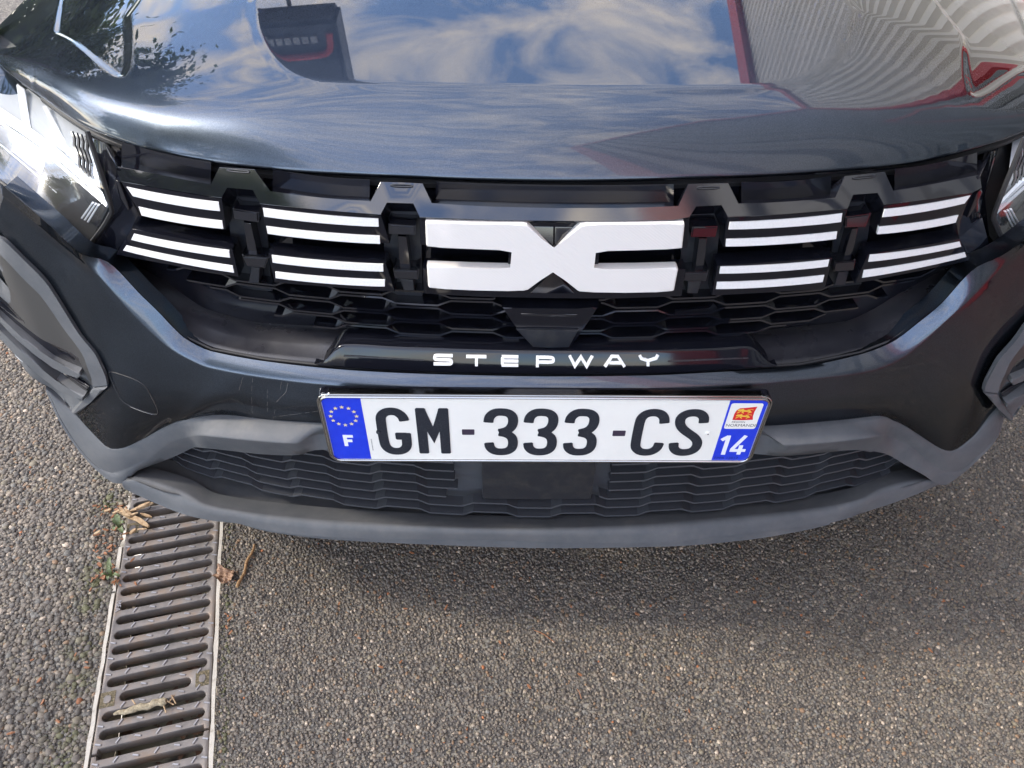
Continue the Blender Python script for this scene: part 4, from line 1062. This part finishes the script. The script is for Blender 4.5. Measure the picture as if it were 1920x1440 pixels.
def lion(cx, cy):
    s = [[(-8, 1.5), (-5, 2.6), (-2, 1.2), (2, .8), (5, 1.2)], [(-7, 3.5), (-5, 2.6)], [(-4, 1.0), (-8, -2.6)], [(-2, .8), (-3, -1), (-1, -2.6)], [(4.5, 1), (5, -1), (3, -2.6)], [(5, 1), (6.6, -1.6)], [(-3.6, 2.8), (-2.2, 4.0)], [(5, 1.4), (2, 3.0), (5, 3.9), (7.6, 3.4), (7.6, 2.2)]]
    wds = [2.4, 1.2, 1.3, 1.4, 1.4, 1.3, 2.6, .7]
    bm = bmesh.new()
    for q, (st, wd) in enumerate(zip(s, wds)):
        o = ribbon([(cx+x*1.15, cy+y*1.05) for x, y in st], wd, 0); n = len(o); k = n//2
        a = [bm.verts.new(PM(x, y, .62+q*.02)) for x, y in o]
        for i in range(k-1): bm.faces.new((a[i], a[i+1], a[n-2-i], a[n-1-i]))
    for f in bm.faces:
        f.normal_update()
        if f.normal.dot(pn_) < 0: f.normal_flip()
    finish(bm, 'lion', flag_y, plate, False, recalc=False)
lion(496.5, 90.2); lion(496.5, 81.2)
def ptext(name, s, x, y, size, z, m, sx=1.0):
    me = text_mesh(s, size, .00006)
    M = Matrix((tuple((*px_, 0)), tuple((*pu_, 0)), tuple((*pn_, 0)), (0, 0, 0, 1))).transposed()
    M = Matrix.Translation(PM(x, y, z)) @ M @ Matrix.Diagonal((sx, 1, 1, 1))
    me.transform(M)
    return put(name, me, m, plate)
ptext('region_name', 'NORMANDIE', 478.6, 63.6, .0068, .5, ink, .98)
ptext('region_word', 'R\u00c9GION', 484.5, 70.4, .0042, .5, ink, 1.05)
ptext('approval_code', 'TPPR 12017', 476.6, 2.2, .0062, .35, ink_b, 1.0)
bm = bmesh.new()
for i in range(22):
    y = 16+i*1.0; a = [(48+1.2, y), (48+1.2+random.choice((1.0, 1.4, .7)), y), (48+1.2+1.0, y+.55), (48+1.2, y+.55)]
    bm.faces.new([bm.verts.new(PM(p[0], p[1], .15)) for p in a])
finish(bm, 'maker_code', ink, plate, False)
for x, m in ((460, plate_w), (60.5, plate_k)):
    rv = pp('rivet', [(x+3.2*cos(a*pi/8), 51+3.2*sin(a*pi/8)) for a in range(16)], -.2, 1.9, m, plate, .0006)
    pp('rivet_pin', [(x+1.0*cos(a*pi/5), 51+1.0*sin(a*pi/5)) for a in range(10)], 1.4, 2.1, ink, plate)

# chips, scratches and dust stuck to the paint
scr = mat('bare_scratch', (.20, .19, .175), rough=.6)
for L in ([(456, 714), (446, 745)], [(473, 716), (472, 745), (474, 794)], [(500, 790), (598, 776)], [(540, 717), (536, 740), (520, 760), (513, 795)], [(503, 730), (502, 778)], [(528, 716), (526, 736)]):
    pts_ = [(x+random.uniform(-1.2, 1.2), y) for x, y in sub(L, 6, False)]; bm = bmesh.new(); run = []
    for p_ in pts_+[None]:
        if p_ is None or random.random() < .22:
            if len(run) > 1: tube_bm(bm, [UF(q_, .0001) for q_ in run], random.uniform(.00010, .00020), 4)
            run = []
        if p_ is not None: run.append(p_)
    finish(bm, 'paint_scratch', scr, car)['kind'] = 'stuff'

# body behind the front, wheels, cabin ---------------------------------------------------
bxl, bxr = XC-.845, XC+.845
def side_prism(name, prof, x0, x1, m, parent, bev=0.):
    return prism3(name, [Vector((x0, y, z)) for y, z in prof], Vector((x1-x0, 0, 0)), m, parent, bev)
def arch(cy, r, z0):
    return [(cy-r*cos(a), max(z0, .34+r*sin(a))) for a in np.linspace(-.25, pi+.25, 14)]
prof = [(1.16, .26)]+arch(1.56, .37, .26)+arch(4.45, .37, .26)+[(5.20, .30), (5.26, .60), (5.24, 1.0), (4.6, 1.0), (2.0, .96), (1.85, .76), (1.30, .70)]
side_prism('body_shell', prof, bxl, bxr, paint, car, .02)
box('light_leak_block', (XC, 1.35, .50), (1.25, .9, .44), under_m, car)  # plain dark block added behind the grille to stop light leaking through
box('sky_gap_filler', (XC, .895, .51), (.92, .13, .40), under_m, car)  # dark filler added so no sky shows between grille ends and bonnet
box('underbody', (XC, 2.9, .235), (1.5, 4.0, .05), under_m, car)
for sgn in (-1, 1):
    c0 = [U((-25, 127, -.765)), U((-25, 290, -.715)), U((-10, 395, -.68)), U((-40, 560, -.505)), U((-30, 612, -.468)), U((0, 641, -.452)), U((27, 677, -.432)), U((60, 721, -.404)), U((98, 748, -.382))]
    c0 = [Vector((p.x+(.006 if p.z > .45 else .028), p.y+(.006 if p.z > .45 else .02), p.z)) for p in c0]
    c1 = [Vector((bxl+.004, 1.20, .80-.44*i/8)) for i in range(9)]
    c05 = [a.lerp(b, .5)+Vector((-.02*sin(pi*i/8), -.02*sin(pi*i/8), 0)) for i, (a, b) in enumerate(zip(c0, c1))]
    cu = [p+Vector((.12, .02, 0)) for p in c0]
    lfm('front_wing', [cu, c0, c0, c05, c1], 50, paint, car, sgn > 0, 60)
bm = bmesh.new()
lo = [(XC-.80, 1.82, .90), (XC+.80, 1.82, .90), (XC+.80, 5.15, 1.0), (XC-.80, 5.15, 1.0)]; hi = [(XC-.58, 2.80, 1.50), (XC+.58, 2.80, 1.50), (XC+.60, 4.95, 1.54), (XC-.60, 4.95, 1.54)]
a = [bm.verts.new(p) for p in lo]; b = [bm.verts.new(p) for p in hi]
for i in range(4): bm.faces.new((a[i], a[(i+1) % 4], b[(i+1) % 4], b[i]))
bm.faces.new(b)
finish(bm, 'cabin_glass', glassd, car, False)
box('roof', (XC, 3.86, 1.54), (1.22, 2.42, .07), paint, car, bev=.025)
for sx in (-1, 1):
    tube('windscreen_pillar', [(XC+sx*.80, 1.80, .90), (XC+sx*.59, 2.79, 1.50)], .035, paint, car, 8)
    tube('roof_rail', [(XC+sx*.58, 2.9, 1.60), (XC+sx*.60, 4.8, 1.60)], .018, grey, car, 8)
    for cy in (1.56, 4.45):
        wh = empty_part = None
        x0 = XC+sx*.78
        o = prism3('wheel', [Vector((x0+sx*.07, cy+.33*cos(t), .33+.33*sin(t))) for t in np.linspace(0, 2*pi, 40)[:-1]], Vector((-sx*.2, 0, 0)), tyre_m, car, .02, 3)
        prism3('rim', [Vector((x0+sx*.078, cy+.21*cos(t), .33+.21*sin(t))) for t in np.linspace(0, 2*pi, 30)[:-1]], Vector((-sx*.03, 0, 0)), rim_m, o, .008)
    m_ = box('door_mirror', (XC+sx*.99, 2.15, 1.02), (.20, .12, .15), gloss, car, bev=.04)
    tube('mirror_arm', [(XC+sx*.80, 2.15, .95), (XC+sx*.92, 2.15, 1.0)], .02, gloss, m_, 8)

# ------------------------------------------------------------------ things lying on the ground
def curled_leaf():
    t = bmesh.new(); n = 14; g = []
    for i in range(n+1):
        u = -1+2*i/n; r_ = []
        for j in range(n+1):
            v_ = -1+2*j/n
            th = atan2(v_, u); rr = max(abs(u), abs(v_))
            lobes = 1+.16*cos(5*th+.5)+.08*sin(9*th)
            x = rr*cos(th)*.020*lobes; y = rr*sin(th)*.0135*lobes
            z = .0035+.010*rr**2*(.4+.6*sin(3*th+1))+.0022*sin(9*u+3*v_)+.0018*sin(11*v_-4*u)
            r_.append(t.verts.new((x, y, z)))
        g.append(r_)
    for i in range(n):
        for j in range(n): t.faces.new((g[i][j], g[i+1][j], g[i+1][j+1], g[i][j+1]))
    return t
p = G(427, 1088)
lf = finish(curled_leaf(), 'dry_leaf', leaf_m, None, True, 80, recalc=False)
lf.location = p; lf.rotation_euler = (.1, -.05, -.35)
setp(lf, 'crumpled brown dry leaf beside the right rail of the drain', 'leaf')
st = tube('stalk', [p+Vector((.010, -.004, .004)), p+Vector((.0125, -.012, .003)), p+Vector((.012, -.020, .002))], .0007, leaf_m, lf, 5)
a, b = G(482, 1030), G(452, 1110)
pts = [a.lerp(b, i/9)+Vector((.0018*sin(i*1.3), .0012*sin(i*2.1), .0035)) for i in range(10)]
setp(tube('twig', pts, .0026, twig_m, None, 8, False, [.8, .85, .95, 1, 1.1, .95, 1, .9, 1.2, 1]), 'straight brown twig standing out next to the dry leaf', 'twig')
a, b = G(222, 1350, .006), G(322, 1322, .010)
ns = 16; pts = [a.lerp(b, i/ns)+Vector((.0007*sin(i*1.9), .0012*sin(i*1.1), .0012*sin(i*1.7))) for i in range(ns+1)]
rs = [.35, .55, .7, .8, .75, .9, 1, .9, 1.1, .95, 1.05, .9, 1.1, .95, 1.15, 1.25, .7]
stk = setp(tube('rotten_stick', pts, .0052, bark_m, None, 8, False, rs), 'crumbling pale stick lying along a slot of the grate', 'stick')
for da, db in (((312, 1322), (320, 1345)), ((316, 1320), (334, 1330)), ((325, 1326), (335, 1312)), ((330, 1312), (338, 1328)), ((318, 1318), (310, 1332)), ((262, 1330), (256, 1322)), ((240, 1341), (250, 1346))):
    tube('splinter', [G(*da, .010), G(*db, .006)], .0011, chip_m, stk, 5)
# splintered wood under the bumper
def chip(P, Q, wd, h, label, group='splinters of pale wood on the end of the drain'):
    a = G(*P, h); b = G(*Q, h+random.uniform(-.003, .006)); d_ = (b-a); L = d_.length; d_.normalize(); s_ = Vector((-d_.y, d_.x, 0)).normalized()
    o = [a+s_*wd*.35, a.lerp(b, .3)+s_*wd*.6, a.lerp(b, .75)+s_*wd*.5, b+s_*wd*.15, b-s_*wd*.25, a.lerp(b, .6)-s_*wd*.55, a.lerp(b, .2)-s_*wd*.4, a-s_*wd*.2]
    o = prism3('wood_splinter', o, Vector((0, 0, -wd*.6)), chip_m, None, wd*.12)
    setp(o, label, 'wood splinter', group)
CH = [((222, 966), (262, 985), .007), ((236, 962), (252, 978), .005), ((254, 978), (282, 995), .008), ((232, 972), (248, 976), .005), ((262, 985), (283, 994), .006),
      ((226, 960), (240, 972), .004), ((214, 972), (228, 966), .004), ((258, 962), (284, 950), .006), ((246, 968), (290, 951), .006), ((240, 978), (262, 970), .004), ((247, 1010), (258, 1000), .006), ((261, 1002), (279, 1000), .003), ((266, 972), (288, 978), .005), ((198, 969), (212, 964), .004), ((180, 1012), (192, 1005), .004)]
for i, (P, Q, wd) in enumerate(CH):
    chip(P, Q, wd, .006+.002*(i % 4), {0: 'longest flat splinter of pale wood at the left of the heap by the bumper corner', 2: 'broad pale splinter lying over the first slot of the grate, right end of the heap', 10: 'short pale chip standing just below the heap of splinters', 13: 'single splinter lying on the coarse stones left of the heap', 14: 'small splinter farthest left on the coarse stones'}.get(i, 'pale splinter of broken wood in the heap under the bumper corner'))
# weeds
def weed(px, py, label, leaves):
    c = G(px, py); t = empty('weed', c, label, 'weed', None)
    for (qx, qy, wd, up) in leaves:
        e = G(qx, qy)+Vector((0, 0, up)); n = 7; bm = bmesh.new(); prev = None
        dr = (e-c); s_ = Vector((-dr.y, dr.x, 0)).normalized()
        for i in range(n+1):
            f = i/n; q = c.lerp(e, f)+Vector((0, 0, .004+.012*sin(pi*f*.8))); ww = wd*(sin(pi*min(1, f*.92+.05))**.8)*(1+.35*sin(f*17))+.0004
            vs = [bm.verts.new(q+s_*ww+Vector((0, 0, ww*.4))), bm.verts.new(q), bm.verts.new(q-s_*ww+Vector((0, 0, ww*.4)))]
            if prev:
                for k in range(2): bm.faces.new((prev[k], prev[k+1], vs[k+1], vs[k]))
            prev = vs
        finish(bm, 'leaf', weed_m, t, True, 80, recalc=False)
weed(230, 1003, 'small toothed green weed growing beside the heap of splinters', [(231, 988, .0045, .012), (221, 995, .003, .008), (222, 1014, .0035, .004), (240, 1018, .0045, .003), (245, 1000, .0035, .006), (236, 990, .0035, .012)])
weed(216, 1095, 'thin green weed growing in the gap of the left rail', [(219, 1068, .0035, .010), (216, 1080, .003, .006), (236, 1100, .003, .004), (213, 1106, .0025, .003), (200, 1099, .002, .004), (217, 1088, .003, .008)])
# orange bark flakes scattered about
fm = []
for k in range(5):
    bm = bmesh.new(); n = 6; r0 = random.uniform(.0014, .0022)
    o = [Vector((cos(2*pi*i/n)*r0*random.uniform(1.4, 2.4), sin(2*pi*i/n)*r0*random.uniform(.5, .9), 0)) for i in range(n)]
    va = [bm.verts.new(q+Vector((0, 0, .0012+random.uniform(0, .0008)))) for q in o]; vb = [bm.verts.new(q) for q in o]
    bm.faces.new(va)
    for i in range(n): bm.faces.new((va[i], vb[i], vb[(i+1) % n], va[(i+1) % n]))
    bmesh.ops.recalc_face_normals(bm, faces=bm.faces)
    me = bpy.data.meshes.new('bark_flake'); bm.to_mesh(me); bm.free(); me.materials.append(flake_m); fm.append(me)
spots = [(696, 1115), (718, 1125), (766, 1146), (642, 1138), (822, 1132), (871, 1176), (777, 1041), (681, 1202), (759, 1246), (722, 1256), (944, 1206), (1000, 1289), (780, 1411), (1095, 1265), (438, 1170), (432, 1185), (440, 1195), (430, 1160), (1390, 1020), (1640, 1060), (1520, 1180), (1750, 1210), (1300, 1330), (1200, 1150), (60, 900), (110, 960), (150, 1240), (90, 1330)]
for i in range(56): spots.append((random.gauss(212, 18), random.uniform(960, 1110)))
for i in range(9): spots.append((random.choice((random.uniform(0, 190), random.uniform(440, 1900))), random.uniform(1060, 1440)))
for i in range(5): spots.append((random.uniform(1500, 1910), random.uniform(930, 1100)))
for i, (x, y) in enumerate(spots):
    q = G(x, y); sx, tx = drain_local(q.x, q.y)
    o = bpy.data.objects.new('bark_flake', fm[i % 5]); COL.objects.link(o)
    o.location = q+Vector((0, 0, .0025)); o.rotation_euler = (random.uniform(-.3, .3), random.uniform(-.3, .3), random.uniform(0, 6.3)); k = random.uniform(.8, 1.5); o.scale = (k, k, k)
    setp(o, 'tiny orange flake of bark or dry needle lying on the asphalt', 'bark flake', 'orange bark flakes scattered on the asphalt')
for a, b, l in (((1008, 1181), (1046, 1203), 'thin curved reddish pine needle on the asphalt in front of the bumper'), ((1090, 1290), (1098, 1308), 'short pale straw on the asphalt near the lower middle'),):
    P = [G(a[0]+(b[0]-a[0])*i/6, a[1]+(b[1]-a[1])*i/6-3*sin(pi*i/6), .004) for i in range(7)]
    setp(tube('pine_needle', P, .0007, flake_m, None, 5), l, 'needle')

# ------------------------------------------------------------------ surroundings seen in the paint
WH = 10.7
A0, A1, A2 = Vector((1.25, -1.75, 0)), Vector((5.2, 5.7, 0)), Vector((6.9, 26., 0))
wall = empty('warehouse', A1, 'white corrugated warehouse with red trims, mirrored in the bonnet and bumper', 'building')
def corrugated(name, p0, p1, z0, z1, pitch, dep, nrm, m, parent):
    p0 = Vector(p0); p1 = Vector(p1); L = (p1-p0).length; d_ = (p1-p0)/L; n = Vector(nrm); bm = bmesh.new(); prev = None
    k = int(L/pitch)
    for i in range(k):
        for f, o in ((0, 0), (.38, 0), (.5, dep), (.88, dep)):
            q = p0+d_*((i+f)*pitch)+n*o
            v2 = (bm.verts.new((q.x, q.y, z0)), bm.verts.new((q.x, q.y, z1)))
            if prev: bm.faces.new((prev[0], v2[0], v2[1], prev[1]))
            prev = v2
    return finish(bm, name, m, parent, False)
def wall_run(P, Q, cm, pitch, dep):
    d_ = (Q-P).normalized(); n_ = Vector((-d_.y, d_.x, 0)); rot = Matrix.Rotation(atan2(d_.y, d_.x), 3, 'Z'); L = (Q-P).length; c = (P+Q)/2
    corrugated('wall_cladding', P, Q, .25, WH, pitch, dep, n_, cm, wall)
    box('base_trim', c+n_*.05+Vector((0, 0, .13)), (L, .3, .24), clad_r, wall, rot)
    box('roof_trim', c+n_*.10+Vector((0, 0, WH)), (L+.1, .30, .55), clad_r, wall, rot)
    box('wall_core', c-n_*1.6+Vector((0, 0, WH/2-.05)), (L, 3.0, WH-.1), door_m, wall, rot)
    return d_, n_, rot
dA, nA, rA_ = wall_run(A0, A1, clad_g, .42, .17); dB, nB, rB_ = wall_run(A1, A2, clad_w, .36, .085)
for p_ in (A0+dA*.12+nA*.06, A1+nA*.08, A2-dB*.12+nB*.06): box('corner_trim', p_+Vector((0, 0, WH/2)), (.45, .3, WH), clad_r, wall, rA_)
def onA(s, off, z): return A0+dA*s+nA*off+Vector((0, 0, z))
dr = box('roller_door', onA(6.1, .07, 2.2), (2.9, .08, 4.2), door_m, wall, rA_)
for s in (4.6, 7.6): box('door_frame', onA(s, .09, 2.2), (.18, .14, 4.4), clad_r, dr, rA_)
box('door_frame', onA(6.1, .09, 4.4), (3.2, .14, .2), clad_r, dr, rA_)
for s in (4.1, 8.0):
    setp(tube('bollard', [onA(s, .5, 0), onA(s, .5, 1.0)], .07, yellow_m, None, 12), 'yellow bollard beside the roller door, %s' % ('nearer the viewer' if s < 5 else 'farther along the wall'), 'bollard')

sg = empty('sign_pylon', (-2.5, 10.0, 0), 'black sign box with red arch stripe on a pole, mirrored in the bonnet', 'sign')
box('sign_panel', (-3.25, 10.0, 7.6), (1.45, .5, 4.2), dark_m, sg, bev=.06)
tube('sign_pole', [(-3.25, 10.2, 0), (-3.25, 10.2, 5.6)], .035, refl, sg, 8)
pts = [(-3.86, 9.72, 5.66), (-3.84, 9.72, 5.90), (-3.7, 9.72, 5.98), (-2.8, 9.72, 5.98), (-2.66, 9.72, 5.90), (-2.64, 9.72, 5.66)]
tube('red_stripe', chaikin(pts, 2), .05, red_l, sg, 8)
for i in range(7): box('letter_block', (-3.62+i*.125, 9.73, 5.74), (.09, .05, .10), pale_m, sg)

def leaf_tree(name, loc, height, rad, nl, seed, label, shape='round', low=.25, lsz=.16):
    r = random.Random(seed); t = empty(name, loc, label, 'tree', 'trees left of the car, mirrored in the bonnet')
    base = Vector(loc)
    bm = bmesh.new()
    tube_bm(bm, [base, base+Vector((.1, .05, height*.35)), base+Vector((.05, .1, height*.7)), base+Vector((0, 0, height*.93))], .16*height/8, 8, False, [1, .75, .45, .12])
    cl = []
    for i in range(26):
        f = r.uniform(low, 1); a = r.uniform(0, 2*pi)
        if shape == 'round': rr = rad*sqrt(max(.05, 1-((f-.62)/.42)**2))*r.uniform(.45, 1)
        else: rr = rad*(1.05-f)*r.uniform(.55, 1)
        c = base+Vector((cos(a)*rr, sin(a)*rr, f*height)); cl.append((c, rad*r.uniform(.22, .42)))
        s = base+Vector((0, 0, max(.2, f-.18)*height)); tube_bm(bm, [s, s.lerp(c, .5)+Vector((0, 0, .1)), c], .035, 5, False, [1, .7, .3])
    finish(bm, 'trunk', trunk_m, t)
    V = []; Fc = []
    for i in range(nl):
        c, cr = cl[r.randrange(len(cl))]
        q = Vector((r.gauss(0, 1), r.gauss(0, 1), r.gauss(0, .75))); q = c+q*cr*.62
        a = Vector((r.gauss(0, 1), r.gauss(0, 1), r.gauss(0, .6))).normalized()*lsz*r.uniform(.6, 1.3); b = a.orthogonal().normalized()*lsz*r.uniform(.3, .6)
        k = len(V); V += [q-a, q-b*.9, q+a, q+b*.9]; Fc.append((k, k+1, k+2, k+3))
    me = bpy.data.meshes.new('crown'); me.from_pydata([tuple(v) for v in V], [], Fc); me.update()
    put('crown', me, leafy, t)
    return t
leaf_tree('broadleaf_tree', (-9.5, -6.5, 0), 10.4, 3.1, 30000, 3, 'tall broadleaf tree far behind the viewer on the left', 'round', .45, .11)
leaf_tree('broadleaf_tree', (-9.5, -1.6, 0), 7.6, 2.6, 12000, 4, 'broad leafy tree behind the viewer on the left', 'round')
leaf_tree('broadleaf_tree', (-11.5, 7.5, 0), 5.2, 2.8, 12000, 5, 'low leafy tree far left, beyond the car', 'round', .15)
leaf_tree('broadleaf_tree', (-9.8, 11.5, 0), 4.6, 2.4, 12000, 6, 'low leafy tree beyond the car, beside the sign', 'round', .15)
leaf_tree('broadleaf_tree', (-7.9, 8.4, 0), 9.6, 2.1, 34000, 8, 'slender leafy tree ahead on the left, in front of the sun', 'round', .42, .10)
